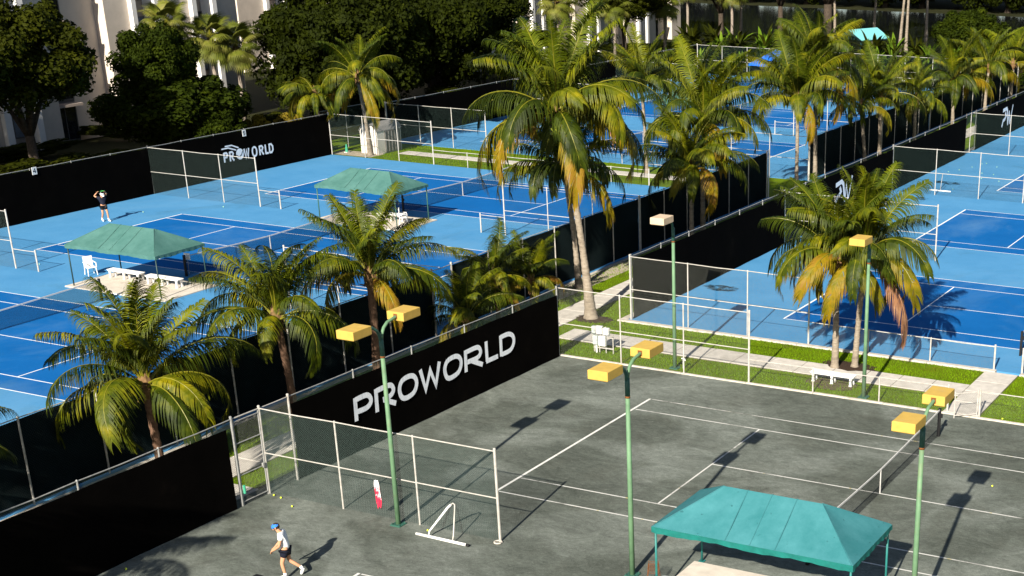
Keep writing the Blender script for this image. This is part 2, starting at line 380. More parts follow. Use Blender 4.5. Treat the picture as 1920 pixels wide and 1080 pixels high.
walk('concrete palm walk between the two banks of courts', -22.2, -20.75, -28, 106, 'y')
walk('concrete path leading to the clay court corner gate', -20.7, -19.4, -10.5, -8.9, 'x')
walk('concrete path along the lawn beside the garden shed', -57.2, -27, 48.9, 50.2, 'x')
for lb, c, r, n in (('dark mulch ring around the leaning tall palm', (-20.1, 14.85), .95, 1), ('dark mulch ring around the twin palms', (-6.3, 13.05), 1.15, 2), ('bare soil patch under the white bench', (-6.0, 10.6), 1.0, 3)):
    rnd = random.Random(n); b = MB(); ring = [(c[0]+r*(1+.15*rnd.uniform(-1, 1))*math.cos(a*math.pi/10)*1.15, c[1]+r*(.75+.1*rnd.uniform(-1, 1))*math.sin(a*math.pi/10), .006) for a in range(20)]
    top = [((x-c[0])*.55+c[0], (y-c[1])*.55+c[1], .055 if n < 3 else .012) for x, y, z in ring]
    for i in range(20): b.quad(ring[i], ring[(i+1) % 20], top[(i+1) % 20], top[i])
    b.poly(top); struct(tag(b.build('soil_bed', M['mulch'] if n < 3 else M['soil']), lb))
struct(tag(sheet('dirt_patch', -62, -58, 46.6, 48.4, -.004, M['sand']), 'sandy bare patch by the garden shed'))
struct(tag(sheet('dirt_patch', -24.45, -23.3, 12, 26, -.006, M['sand']), 'sandy bare strip along the fence beside the small palms'))

def grass_blades():
    rnd = random.Random(5); b = MB()
    def tuft(x, y, h):
        for _ in range(3):
            a = rnd.uniform(0, 6.28); l = rnd.uniform(.6, 1.2)*h; wd = .008+.010*h/.06; dx, dy = math.cos(a), math.sin(a); tx, ty = rnd.uniform(-.6, .6)*l, rnd.uniform(-.6, .6)*l
            n = len(b.v); b.v += [(x-dx*wd, y-dy*wd, -.02), (x+dx*wd, y+dy*wd, -.02), (x+tx, y+ty, l)]; b.f.append((n, n+1, n+2))
    for (x0, x1, y0, y1, dens, h) in ((-18.8, -.85, 9.22, 11.25, 150, .06), (-18.8, -.85, 13.0, 15.08, 150, .06), (.8, 4, 9.22, 15.08, 150, .06), (-20.7, -18.9, 9.2, 30, 90, .06), (-24.4, -22.3, 8, 34, 70, .06),
                              (-20.7, -19.5, -8.8, -4, 90, .06), (-24.4, -22.3, -14, 0, 60, .06), (-58, -40, 46.4, 48.85, 45, .08), (-58, -40, 50.3, 53.1, 45, .08), (-20.7, -18.9, 30, 52, 40, .07), (-24.4, -22.3, 34, 54, 40, .07)):
        for _ in range(int((x1-x0)*(y1-y0)*dens)): tuft(rnd.uniform(x0, x1), rnd.uniform(y0, y1), h*rnd.uniform(.5, 1.1))
    return stuff(tag(b.build('grass', M['blade']), 'short mown grass on the strips between the courts', 'grass'))
grass_blades()

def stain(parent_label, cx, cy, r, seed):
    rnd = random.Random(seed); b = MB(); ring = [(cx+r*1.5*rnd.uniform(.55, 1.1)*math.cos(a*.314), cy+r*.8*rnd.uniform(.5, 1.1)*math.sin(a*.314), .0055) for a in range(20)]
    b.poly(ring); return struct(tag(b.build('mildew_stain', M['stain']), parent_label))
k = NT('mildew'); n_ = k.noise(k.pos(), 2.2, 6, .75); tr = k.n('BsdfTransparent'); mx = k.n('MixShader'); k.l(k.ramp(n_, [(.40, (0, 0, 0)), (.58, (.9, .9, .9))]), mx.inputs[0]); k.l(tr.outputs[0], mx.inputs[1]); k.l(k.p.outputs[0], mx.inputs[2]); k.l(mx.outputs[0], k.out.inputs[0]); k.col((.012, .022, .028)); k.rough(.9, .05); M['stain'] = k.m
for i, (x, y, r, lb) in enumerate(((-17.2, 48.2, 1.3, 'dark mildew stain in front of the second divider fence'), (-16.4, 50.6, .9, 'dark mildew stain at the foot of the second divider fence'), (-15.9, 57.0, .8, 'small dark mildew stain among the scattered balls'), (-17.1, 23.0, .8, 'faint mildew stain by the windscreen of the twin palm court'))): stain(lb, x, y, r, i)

# ------------------------------------------------------------------ fences
_pm = {}
def post_mesh(h, r, mat):
    k = (round(h, 2), r, mat)
    if k not in _pm:
        b = MB().tube([(0, 0, -.05), (0, 0, h)], r, 8); b.tube([(0, 0, h), (0, 0, h+.03), (0, 0, h+.05)], [r*1.15, r*1.1, r*.4], 8)
        _pm[k] = b.mesh('post', M[mat], False)
    return _pm[k]
def chain(L, h, s=.071, r=.0026, z0=.03):
    """woven wires as thin three-sided bars, both diagonals, clipped to the panel"""
    b = MB(); H = h-z0
    for sg in (1, -1):
        c = -H if sg > 0 else 0.0; end = L if sg > 0 else L+H
        while c < end:
            # line x = c + sg*t, z=t
            t0, t1 = 0.0, H
            if sg > 0: t0 = max(0, -c); t1 = min(H, L-c)
            else: t0 = max(0, c-L); t1 = min(H, c)
            if t1-t0 > .02:
                x0, x1 = c+sg*t0, c+sg*t1; q = r*.7071; y = r*.4*sg; n = len(b.v)
                b.v += [(x0-sg*q, y, z0+t0+q), (x0+sg*q, y, z0+t0-q), (x0, y-r, z0+t0), (x1-sg*q, y, z0+t1+q), (x1+sg*q, y, z0+t1-q), (x1, y-r, z0+t1)]
                b.f += [(n, n+1, n+4, n+3), (n+1, n+2, n+5, n+4), (n+2, n, n+3, n+5)]
            c += s
    return b
def cloth(L, z0, z1, y, amp=.012, seed=0, sag=True):
    rnd = random.Random(seed); b = MB(); nx = max(4, int(L/.45)); nz = 5; ph = [rnd.uniform(0, 6) for _ in range(4)]
    for i in range(nx+1):
        x = L*i/nx
        for j in range(nz+1):
            t = j/nz; d = amp*(math.sin(x*2.1+ph[0])+.6*math.sin(x*5.3+ph[1])+.5*math.sin(x*.7+t*3+ph[2]))*(1-.7*t)
            z = z0+(z1-z0)*t
            if j == nz and sag: z -= .025*abs(math.sin(x*1.03+ph[3]))
            b.v.append((x, y+d, z))
    for i in range(nx):
        for j in range(nz):
            a = i*(nz+1)+j; b.f.append((a, a+nz+1, a+nz+2, a+1))
    return b
def fence(label, p0, p1, h=3.05, spacing=3.05, mid=True, screen=None, pitch=.071, wire='wire', wr=.0026, mat='galv', ends=(1, 1), post_r=.030, name='chain_link_fence', group=None, rail_r=.020, seed=1):
    dx, dy = p1[0]-p0[0], p1[1]-p0[1]; L = math.hypot(dx, dy); rz = math.atan2(dy, dx)
    t = thing(name, label, 'fence', (p0[0], p0[1], 0), rz, group)
    n = max(1, round(L/spacing)); rnd = random.Random(seed)
    for i in range(n+1):
        e = (i == 0 and ends[0]) or (i == n and ends[1])
        if (i == 0 and not ends[0]) or (i == n and not ends[1]): continue
        link('post', post_mesh(h+(.04 if e else -.02), post_r*1.4 if e else post_r, mat), t, (L*i/n, 0, 0), 0)
    for i in range(n):
        a, c = L*i/n, L*(i+1)/n
        MB().tube([(a, 0, h-.02), ((a+c)/2, 0, h-.02-rnd.uniform(0, .025)), (c, 0, h-.02)], rail_r, 6).build('top_rail', M[mat], t)
        if mid: MB().tube([(a, 0, h*.48), (c, 0, h*.48+rnd.uniform(-.01, .01))], rail_r, 6).build('mid_rail', M[mat], t)
    stuff(chain(L, h-.03, pitch, wr).build('wire_mesh', M[wire], t))
    scr = None
    if screen:
        for (a, c, z0, z1, side, m) in screen:
            scr = cloth(c-a, z0, z1, side, seed=seed+int(a)).build('windscreen', M[m], t, True, (a, 0, 0))
    return t, scr, L, rz

# stencil lettering: stroked outlines on the cloth
def stroke(b, pts, wd, y, closed=False):
    P = [Vector((p[0], p[1])) for p in pts]; n = len(P); L = []; Rr = []
    for i in range(n):
        if closed: a, c = P[(i-1) % (n-1)] if i in (0, n-1) else P[i-1], P[1] if i in (0, n-1) else P[i+1]
        else: a, c = P[max(i-1, 0)], P[min(i+1, n-1)]
        d1 = (P[i]-a).normalized() if (P[i]-a).length > 1e-6 else (c-P[i]).normalized()
        d2 = (c-P[i]).normalized() if (c-P[i]).length > 1e-6 else d1
        m = d1+d2; m = m.normalized() if m.length > .2 else d1
        nn = Vector((-m.y, m.x)); k = 1/max(.5, Vector((-d1.y, d1.x)).dot(nn)); L.append(P[i]+nn*wd/2*k); Rr.append(P[i]-nn*wd/2*k)
    for i in range(n-1): b.quad((L[i].x, y, L[i].y), (Rr[i].x, y, Rr[i].y), (Rr[i+1].x, y, Rr[i+1].y), (L[i+1].x, y, L[i+1].y))
def smooth_pts(pts, k=3):
    P = [Vector(p) for p in pts]
    if len(P) < 4: return [tuple(p) for p in P]
    out = []; cl = (P[0]-P[-1]).length < 1e-6; n = len(P)
    for i in range(n-1):
        p0 = P[i-1] if i > 0 else (P[-2] if cl else P[0]); p1, p2 = P[i], P[i+1]; p3 = P[i+2] if i+2 < n else (P[1] if cl else P[-1])
        for j in range(k):
            t = j/k; out.append(tuple(.5*((2*p1)+(-p0+p2)*t+(2*p0-5*p1+4*p2-p3)*t*t+(-p0+3*p1-3*p2+p3)*t**3)))
    out.append(tuple(P[-1])); return out
LET = [('P', [[(-4.43, 2.06), (-4.46, 1.19)], [(-4.43, 1.98), (-3.82, 1.99), (-3.61, 1.82), (-3.63, 1.64), (-3.87, 1.52), (-4.38, 1.52)]]),
       ('R', [[(-3.28, 2.06), (-3.31, 1.18)], [(-3.28, 1.98), (-2.54, 1.99), (-2.33, 1.84), (-2.35, 1.68), (-2.55, 1.57), (-2.94, 1.55)], [(-2.90, 1.53), (-2.24, 1.20)]]),
       ('O', [[(-1.97, 1.65), (-1.80, 1.93), (-1.38, 2.0), (-1.06, 1.90), (-.95, 1.61), (-1.15, 1.31), (-1.60, 1.22), (-1.88, 1.33), (-1.97, 1.65)]]),
       ('W', [[(-.68, 2.06), (-.44, 1.21), (-.09, 1.88), (.19, 1.21), (.5, 2.06)]]),
       ('O', [[(.80, 1.65), (.98, 1.93), (1.45, 2.0), (1.76, 1.89), (1.86, 1.62), (1.64, 1.31), (1.12, 1.22), (.88, 1.33), (.80, 1.65)]]),
       ('R', [[(2.18, 2.06), (2.14, 1.17)], [(2.17, 1.97), (2.94, 1.98), (3.15, 1.82), (3.13, 1.66), (2.89, 1.55), (2.23, 1.55)], [(2.55, 1.52), (3.25, 1.18)]]),
       ('L', [[(3.57, 2.06), (3.57, 1.22)], [(3.50, 1.24), (4.32, 1.24)]]),
       ('D', [[(4.58, 2.05), (4.56, 1.17)], [(4.57, 1.97), (5.12, 1.97), (5.45, 1.79), (5.46, 1.48), (5.18, 1.26), (4.57, 1.24)]])]

SC = -.05   # windscreen hangs on the court side
F1a, F1b = (-18.62, -7.62), (-18.27, 8.95)
t, scr, L, rz = fence('black windscreen fence with large white PROWORLD lettering beside the clay court', F1a, F1b, screen=[(.06, 16.52, .02, 2.78, SC, 'screen')], mid=False, seed=3, mat='galv_dark', ends=(0, 1), spacing=3.05)
for ch, strokes in LET:
    b = MB()
    for si, s in enumerate(strokes):
        cl = len(s) > 3 and ch == 'O'
        pts = smooth_pts(s, 4) if (len(s) > 4 and ch != 'W') else s
        stroke(b, [(y+7.62-.06, z-.02*(-y/6)) for y, z in pts], .195, SC-.034-.003*si, cl)
    o = b.build('letter', M['paint'], scr)
fence('open mesh bay beside the clay court corner gate', (-18.64, -9.0), (-18.62, -7.62), spacing=1.5, seed=4, wire='wire_grey', ends=(1, 1))
fence('plain black windscreen fence behind the player in the white shirt', (-19.05, -28.5), (-18.68, -10.25), screen=[(0, 17.95, .02, 2.8, SC, 'screen')], mid=False, seed=5, mat='galv_dark')
g = thing('gate', 'tall mesh gate between windscreen fence and clay court divider', 'gate', (-18.68, -10.25, 0), math.atan2(1.25, .04))
for x in (.06, 1.19): link('gate_upright', post_mesh(2.9, .026, 'galv_dark'), g, (x, 0, .05))
for z in (.12, 1.05, 2.15, 2.9): MB().tube([(.06, 0, z), (1.19, 0, z)], .022, 6).build('gate_bar', M['galv_dark'], g)
stuff(chain(1.1, 2.85, .071, .0022).build('wire_mesh', M['wire_grey'], g, loc=(.07, 0, 0)))
MB().tube([(0.0, 0, 3.03), (1.26, 0, 3.03)], .024, 6).build('lintel_rail', M['galv'], g)
b = MB().box(1.08, 1.16, -.06, .02, 1.0, 1.16); b.build('latch', M['galv_dark'], g)
b = MB().tube([(.12, -.06, .42), (.12, -.06, .7)], .045, 8); b.build('bottle_holder', M['cone'], g)

fence('tall mesh divider fence standing between the two clay courts', (-18.6, -9.0), (-9.4, -9.0), seed=6, ends=(0, 1), wr=.0036)
fence('tall mesh fence between the clay court and the lawn path', (-18.27, 9.08), (-9.17, 9.12), seed=7, ends=(0, 1), wr=.0014, wire='wire_grey')
fence('low mesh fence between the clay court and the white bench', (-9.17, 9.12), (-.58, 9.3), h=1.05, spacing=2.9, mid=False, seed=8, ends=(0, 1), post_r=.03, rail_r=.02, wire='wire_grey', wr=.0015)
fence('low mesh fence running right from the clay court gate', (.72, 9.32), (9, 9.45), h=1.05, spacing=2.9, mid=False, seed=9, post_r=.03, rail_r=.02, wire='wire_grey', wr=.0015)
g = thing('gate', 'low mesh gate standing ajar on the path to the blue court', 'gate', (.68, 9.3, 0), math.atan2(-.62, -.78))
for x in (.05, 1.0): link('gate_upright', post_mesh(.98, .022, 'galv'), g, (x, 0, .05))
for z in (.1, 1.0): MB().tube([(.05, 0, z), (1.0, 0, z)], .02, 6).build('gate_bar', M['galv'], g)
stuff(chain(.95, 1.0, .071, .002).build('wire_mesh', M['wire_grey'], g, loc=(.05, 0, .05)))

# right bank of blue courts
BW = 'tall mesh fence between the lawn and the blue court with twin palms'
fence(BW, (-18.37, 15.62), (-9.15, 15.5), seed=11, ends=(1, 1), wr=.0014, wire='wire_grey')
fence('low mesh fence edging the blue court right of the twin palms', (-9.15, 15.5), (-.45, 15.42), h=1.07, spacing=2.9, mid=False, seed=12, ends=(0, 1), post_r=.03, rail_r=.02, wire='wire_grey', wr=.0015)
fence('low mesh fence beyond the gateway of the blue court', (.78, 15.45), (9, 15.5), h=1.07, spacing=2.0, mid=False, seed=13, post_r=.032, rail_r=.022, wire='wire_grey', wr=.0015)
scrs = {}
for i, (a, c, lb) in enumerate(((15.7, 33.75, 'black windscreen fence behind the blue court with the twin palms'), (33.85, 52.2, 'black windscreen fence at the second blue court, beyond the first divider'),
                                (52.3, 69.0, 'black windscreen fence at the third blue court, before the narrow side gate'), (71.6, 92, 'black windscreen fence with white PW monogram'), (92.1, 110, 'far black windscreen fence past the PW monogram'))):
    t, s, L, rz = fence(lb, (-18.36, a), (-18.36, c), screen=[(.05, c-a-.05, .02, 2.85, SC, 'screen')], mid=False, seed=20+i, pitch=.14, wr=.004, mat='galv_dark', wire='wire_black')
    scrs[i] = (s, a)
s, a = scrs[3]; b = MB(); lz = lambda y, z: (y-a-.05, z)
for k, (pts, wd) in enumerate(((((79.2, 2.16), (80.35, 2.22), (80.6, 2.0), (80.95, .80)), .30), (((79.95, 1.95), (80.25, 1.62), (79.9, 1.40), (79.4, 1.32), (79.1, .84)), .28), (((80.95, .82), (81.15, 1.95)), .22), (((81.15, 1.9), (81.5, .82)), .22), (((81.5, .82), (82.2, 2.34)), .2))):
    stroke(b, [lz(*p) for p in pts], wd, SC-.03-.003*k)
b.build('monogram', M['paint'], s)
s, a = scrs[1]; b = MB(); lz = lambda y, z: (y-a-.05, z)
for k, (pts, wd) in enumerate(((((41.6, 2.1), (42.6, 2.2), (42.9, 2.0), (43.2, .9)), .28), (((42.3, 1.9), (42.5, 1.6), (42.2, 1.4), (41.8, 1.3), (41.5, .85)), .26), (((43.2, .85), (43.4, 1.9), (43.75, .85), (44.4, 2.3)), .2))):
    stroke(b, [lz(*p) for p in pts], wd, SC-.03-.003*k)
b.build('monogram', M['paint'], s)
fence('narrow open mesh side gate bay in the far right windscreen', (-18.36, 69.0), (-18.36, 71.6), spacing=1.3, seed=31, pitch=.14, wr=.004)
for y, lb in ((33.8, 'mesh divider fence between the first and second blue court beyond the lawn'), (52.25, 'mesh divider fence with tennis balls scattered on the court behind it'), (70.6, 'mesh divider fence in front of the white PW monogram')):
    fence(lb, (-18.3, y), (-9.15, y), seed=int(y), ends=(0, 1), pitch=.10, wr=.0024)

# left bank
for i, (a, c, lb) in enumerate(((-29, 9.1, 'dark windscreen fence with bare posts behind the three feathery palms'), (10.6, 28.4, 'dark windscreen fence with bare posts behind the clump of small palms'), (28.5, 45.9, 'dark windscreen fence with bare posts behind the tall leaning palm'),
                                (53.2, 80, 'dark windscreen fence behind the row of far palms'), (80.1, 108, 'last stretch of dark windscreen fence behind the far palms'))):
    fence(lb, (-24.9, a), (-24.9, c), screen=[(0, c-a, .04, 2.97, .05, 'screen_teal')], mid=False, seed=40+i, pitch=.1, wr=.0026, post_r=.036, wire='wire_black')
fence('open mesh gate bay beside the clump of small palms', (-24.9, 9.1), (-24.9, 10.6), spacing=1.5, seed=46)
for i, (a, c, lb) in enumerate(((-12, 10, 'back windscreen fence left of the server'), (10, 28.5, 'black back windscreen fence behind the server, carrying a small number 4 sign'), (28.5, 46.35, 'black back windscreen fence with small white PROWORLD logo and tennis ball'))):
    t, s, L, rz = fence(lb, (-61.42, a), (-61.42, c), screen=[(0, c-a, .02, 2.98, SC, 'screen')], mid=False, seed=50+i, pitch=.14, wr=.005, mat='galv_dark')
    scrs['L%d' % i] = (s, a)
fence('back fence of the far courts under the dark trees', (-61.42, 53.2), (-61.42, 108.2), screen=[(0, 55, .02, 2.95, SC, 'screen')], mid=False, seed=55, pitch=.2, wr=.007, mat='galv_dark', spacing=4)
fence('mesh fence closing the lawn strip behind the garden shed', (-62.6, 46.4), (-62.6, 53.2), seed=56, pitch=.14, wr=.005, mat='galv_dark')
# PROWORLD logo of the back fence
s, a = scrs['L2']
FONT = {'P': [[(0, 0), (0, 1)], [(0, .93), (.42, .93), (.58, .75), (.42, .5), (0, .5)]], 'R': [[(0, 0), (0, 1)], [(0, .93), (.42, .93), (.58, .75), (.42, .5), (0, .5)], [(.25, .48), (.62, 0)]],
        'W': [[(0, 1), (.2, .05), (.4, .85), (.6, .05), (.8, 1)]], 'O': [[(0, .5), (.1, .85), (.38, .97), (.66, .85), (.76, .5), (.66, .15), (.38, .03), (.1, .15), (0, .5)]],
        'L': [[(0, 1), (0, 0)], [(-.05, .07), (.5, .07)]], 'D': [[(0, 0), (0, 1)], [(0, .93), (.35, .93), (.6, .7), (.6, .3), (.35, .07), (0, .07)]],
        '4': [[(.5, 0), (.5, 1), (0, .35), (.7, .35)]], '5': [[(.6, .95), (.05, .95), (.05, .55), (.45, .58), (.6, .3), (.4, .04), (0, .08)]]}
def word(scr, y0, z0, h, items, mat, wd, yy=SC-.03):
    for ch, yo in items:
        b = MB()
        for si, st in enumerate(FONT[ch]):
            pts = smooth_pts([(y0+yo+x*h*.86, z0+z*h) for x, z in st], 3) if ch == 'O' else [(y0+yo+x*h*.86, z0+z*h) for x, z in st]
            stroke(b, pts, wd, yy-.003*si, ch == 'O')
        b.build('letter', M[mat], scr)
word(s, 35.12-a, 1.06, .66, [('P', 0), ('R', .56), ('W', 1.98), ('O', 2.78), ('R', 3.52), ('L', 4.12), ('D', 4.52)], 'paint', .14)
b = MB(); c0 = (36.66-a, 1.43)
b.poly([(c0[0]+.38*math.cos(k*math.pi/10), SC-.03, c0[1]+.38*math.sin(k*math.pi/10)) for k in range(20)]); b.build('ball_emblem', M['paint'], s)
b = MB(); stroke(b, [(c0[0]-.36, 1.40), (c0[0]-.1, 1.24), (c0[0]+.14, 1.36), (c0[0]+.3, 1.62)], .06, SC-.036); b.build('ball_seam', M['black'], s)
for p in (((34.95, 1.98), (35.6, 1.99), (36.35, 1.74)), ((35.3, 2.12), (35.95, 2.12), (36.6, 1.87))):
    b = MB(); stroke(b, [(y-a, z) for y, z in p], .09, SC-.03); b.build('swoosh', M['paint'], s)
for (sk, y, z, ch) in (('L2', 37.3, 2.86, '5'), ('L1', 19.5, 2.98, '4')):
    s, a = scrs[sk]; sg = tag(MB().bbox(0, .34, -.02, .0, 0, .44, .004).build('number_sign', M['plastic'], None), 'small white court number 5 sign above the PROWORLD logo' if ch == '5' else 'small white court number 4 sign behind the server', 'sign')
    sg.location = (-61.34, y-.17, z-.3); sg.rotation_euler = (0, 0, math.pi/2)
    b = MB()
    for st in FONT[ch]: stroke(b, [(.07+x*.28, .09+zz*.26) for x, zz in st], .05, -.024)
    b.build('digit', M['black'], sg)

for y, dn in ((9.85, 'beside the canopy with the white benches'), (28.45, 'at the half hidden canopy'), (71.5, 'in the far bank of courts'), (89.9, 'near the bright blue canopy')):
    big = y < 50
    fence('tall divider fence '+dn+', building side', (-61.35, y), (-52.4, y), seed=int(y)+1, ends=(0, 1), pitch=.10, wr=.0024 if big else .003)
    fence('low mesh stub of the divider '+dn+', building side', (-52.4, y), (-50.75, y), h=1.07, spacing=2, mid=False, seed=int(y)+2, ends=(0, 1), pitch=.1, wr=.0024)
    fence('tall divider fence '+dn+', palm walk side', (-24.95, y), (-33.95, y), seed=int(y)+3, ends=(0, 1), pitch=.10, wr=.0018)
    fence('low mesh stub of the divider '+dn+', palm walk side', (-33.95, y), (-35.65, y), h=1.07, spacing=2, mid=False, seed=int(y)+4, ends=(0, 1), pitch=.1, wr=.0024)
for y, dn in ((46.32, 'on the near edge of the lawn by the shed'), (53.2, 'on the far edge of the lawn by the shed')):
    fence('tall mesh fence '+dn+', building end', (-61.35, y), (-52.0, y), seed=int(y)+5, ends=(1, 1), pitch=.10, wr=.0020)
    fence('low mesh fence '+dn, (-52.0, y), (-34.0, y), h=1.07, spacing=2.9, mid=False, seed=int(y)+6, ends=(0, 1), pitch=.1, wr=.002)
    fence('tall mesh fence '+dn+', palm walk end', (-24.95, y), (-34.0, y), seed=int(y)+7, ends=(1, 0), pitch=.10, wr=.0020)
fence('far mesh end fence in front of the bushy hedge', (-61.3, 108.1), (-24.9, 108.1), seed=77, pitch=.2, wr=.005)

# ------------------------------------------------------------------ nets
def net(label, cx, cy, dark=True):
    t = thing('tennis_net', label, 'net', (cx, cy, 0))
    H = lambda y: .914+.156*(abs(y)/6.4)**1.3
    b = MB()
    y = -6.38
    while y < 6.4:
        b.quad((-.0, y-.0055, .03), (0, y+.0055, .03), (0, y+.0055, H(y)-.03), (0, y-.0055, H(y)-.03)); y += .045*1.0
    n = 26; zs = [.04+.043*i for i in range(22)]
    for z in zs:
        for i in range(n):
            a, c = -6.38+12.76*i/n, -6.38+12.76*(i+1)/n; k = lambda q: z*(H(q)/.95)
            b.quad((.002, a, k(a)-.0055), (.002, c, k(c)-.0055), (.002, c, k(c)+.0055), (.002, a, k(a)+.0055))
    stuff(b.build('netting', M['net'], t))
    b = MB()
    for i in range(n):
        a, c = -6.38+12.76*i/n, -6.38+12.76*(i+1)/n
        for sgn in (-1, 1): b.quad((sgn*.012, a, H(a)-.055), (sgn*.012, c, H(c)-.055), (sgn*.012, c, H(c)+.005), (sgn*.012, a, H(a)+.005))
        b.quad((-.012, a, H(a)+.005), (.012, a, H(a)+.005), (.012, c, H(c)+.005), (-.012, c, H(c)+.005))
    b.build('headband', M['tape'], t)
    MB().box(-.018, .018, -.028, .028, .008, .914).build('centre_strap', M['tape'], t)
    for s in (-1, 1):
        p = MB().box(-.05, .05, s*6.4-.05, s*6.4+.05, 0, 1.12).build('net_post', M['black'], t)
        MB().box(.05, .12, s*6.4-.03, s*6.4+.03, .75, .9).build('crank', M['black'], p)
    return t
net('tennis net with white headband across the clay court', 0, 0); net('tennis net across the near clay court', 0, -18.3)
net('tennis net running up to the canopy with benches, far side', XL, LY[1]); net('tennis net running up to the canopy with benches, near side', XL, LY[0]); net('tennis net stretched beside the canopy half hidden by a palm', XL, LY[2])
for i, y in enumerate(LN): net(['tennis net on the first far court past the shed lawn', 'tennis net on the middle far court', 'tennis net beside the bright blue canopy'][i], XL, y)
for i, y in enumerate(RY[:3]): net(['tennis net of the blue court with the twin palms shadow', 'tennis net of the second right hand blue court', 'tennis net of the third right hand blue court'][i], 0, y)

# ------------------------------------------------------------------ lamp posts
def lamp_head(parent, y, z, sy, m='lamp_yellow'):
    """shoebox floodlight, its inner end facing the arm"""
    b = MB(); x = .315; y0, y1 = y-.42, y+.42; zb, zt = z-.29, z; q = .035
    b.v += [(-x+q, y0+q, zb), (x-q, y0+q, zb), (x-q, y1-q, zb), (-x+q, y1-q, zb), (-x, y0, zb+.03), (x, y0, zb+.03), (x, y1, zb+.03), (-x, y1, zb+.03), (-x, y0, zt-.015), (x, y0, zt-.015), (x, y1, zt-.015), (-x, y1, zt-.015), (-x+.02, y0+.02, zt), (x-.02, y0+.02, zt), (x-.02, y1-.02, zt), (-x+.02, y1-.02, zt)]
    for k in range(3):
        for i in range(4): j = (i+1) % 4; b.f.append((k*4+i, k*4+j, k*4+4+j, k*4+4+i))
    b.f += [(3, 2, 1, 0), (12, 13, 14, 15)]
    h = b.build('lamp_head', M[m], parent)
    MB().quad((-x+.06, y0+.06, zb-.004), (-x+.06, y1-.06, zb-.004), (x-.06, y1-.06, zb-.004), (x-.06, y0+.06, zb-.004)).build('lens', M['lens'], h)
    ye = y0 if y > 0 else y1; s = -1 if y > 0 else 1
    MB().box(-.07, .07, min(ye, ye+s*.006), max(ye, ye+s*.006), z-.22, z-.06).build('rust_patch', M['rust'], h)
    return h
def lamp_post(label, x, y, double=True, h=6.2, m='lamp_yellow'):
    t = thing('lamp_post', label, 'lamp post', (x, y, 0), 0, 'floodlight posts around the clay courts')
    MB().tube([(0, 0, 0.04), (0, 0, 3), (0, 0, h-.55)], [.085, .075, .066], 10).build('pole', M['green_pole'], t, True)
    p = MB().tube([(0, 0, h-.55), (0, 0, h)], [.074, .074], 10).build('shaded_pole_top', M['green_dark'], t, True)  # pole top in darker green: the lamp head's cast shadow put into the colour
    MB().tube([(0, 0, h-.60), (0, 0, h-.545)], .078, 10).build('collar', M['rust'], t, True)
    b = MB().bbox(-.19, .19, -.19, .19, 0, .04, .01)
    for i in (-1, 1):
        for j in (-1, 1): b.tube([(i*.14, j*.14, .03), (i*.14, j*.14, .09)], .018, 6)
    b.build('base_plate', M['green_dark'], t)
    top = h+.65
    for s in ((-1, 1) if double else (-1,)):
        e = s*(.78 if double else .55)
        pts = [(0, s*.02, h-.1), (0, s*.06, h+.12), (0, s*.17, h+.3), (0, s*.36, h+.43), (0, e, top-.15), (0, e+s*.06, top-.15)]
        MB().tube(pts, .05, 8).build('arm', M['green_pole' if s > 0 else 'green_dark'], t, True)
        lamp_head(t, e+s*.42, top, s, m)
    return t
lamp_post('green post with two yellow floodlights beside the divider fence', -13.09, -9.3)
lamp_post('green post with two yellow floodlights left of the teal canopy', -4.45, -9.38)
lamp_post('green post with two yellow floodlights right of the teal canopy', 4.35, -9.3, h=6.05)
lamp_post('green post with single cream floodlight behind the electrical boxes', -12.9, 9.62, False, 6.05, 'lamp_cream')
lamp_post('green post with single yellow floodlight beside the twin palms', -4.2, 9.5, False, 6.1, 'lamp_yellow')

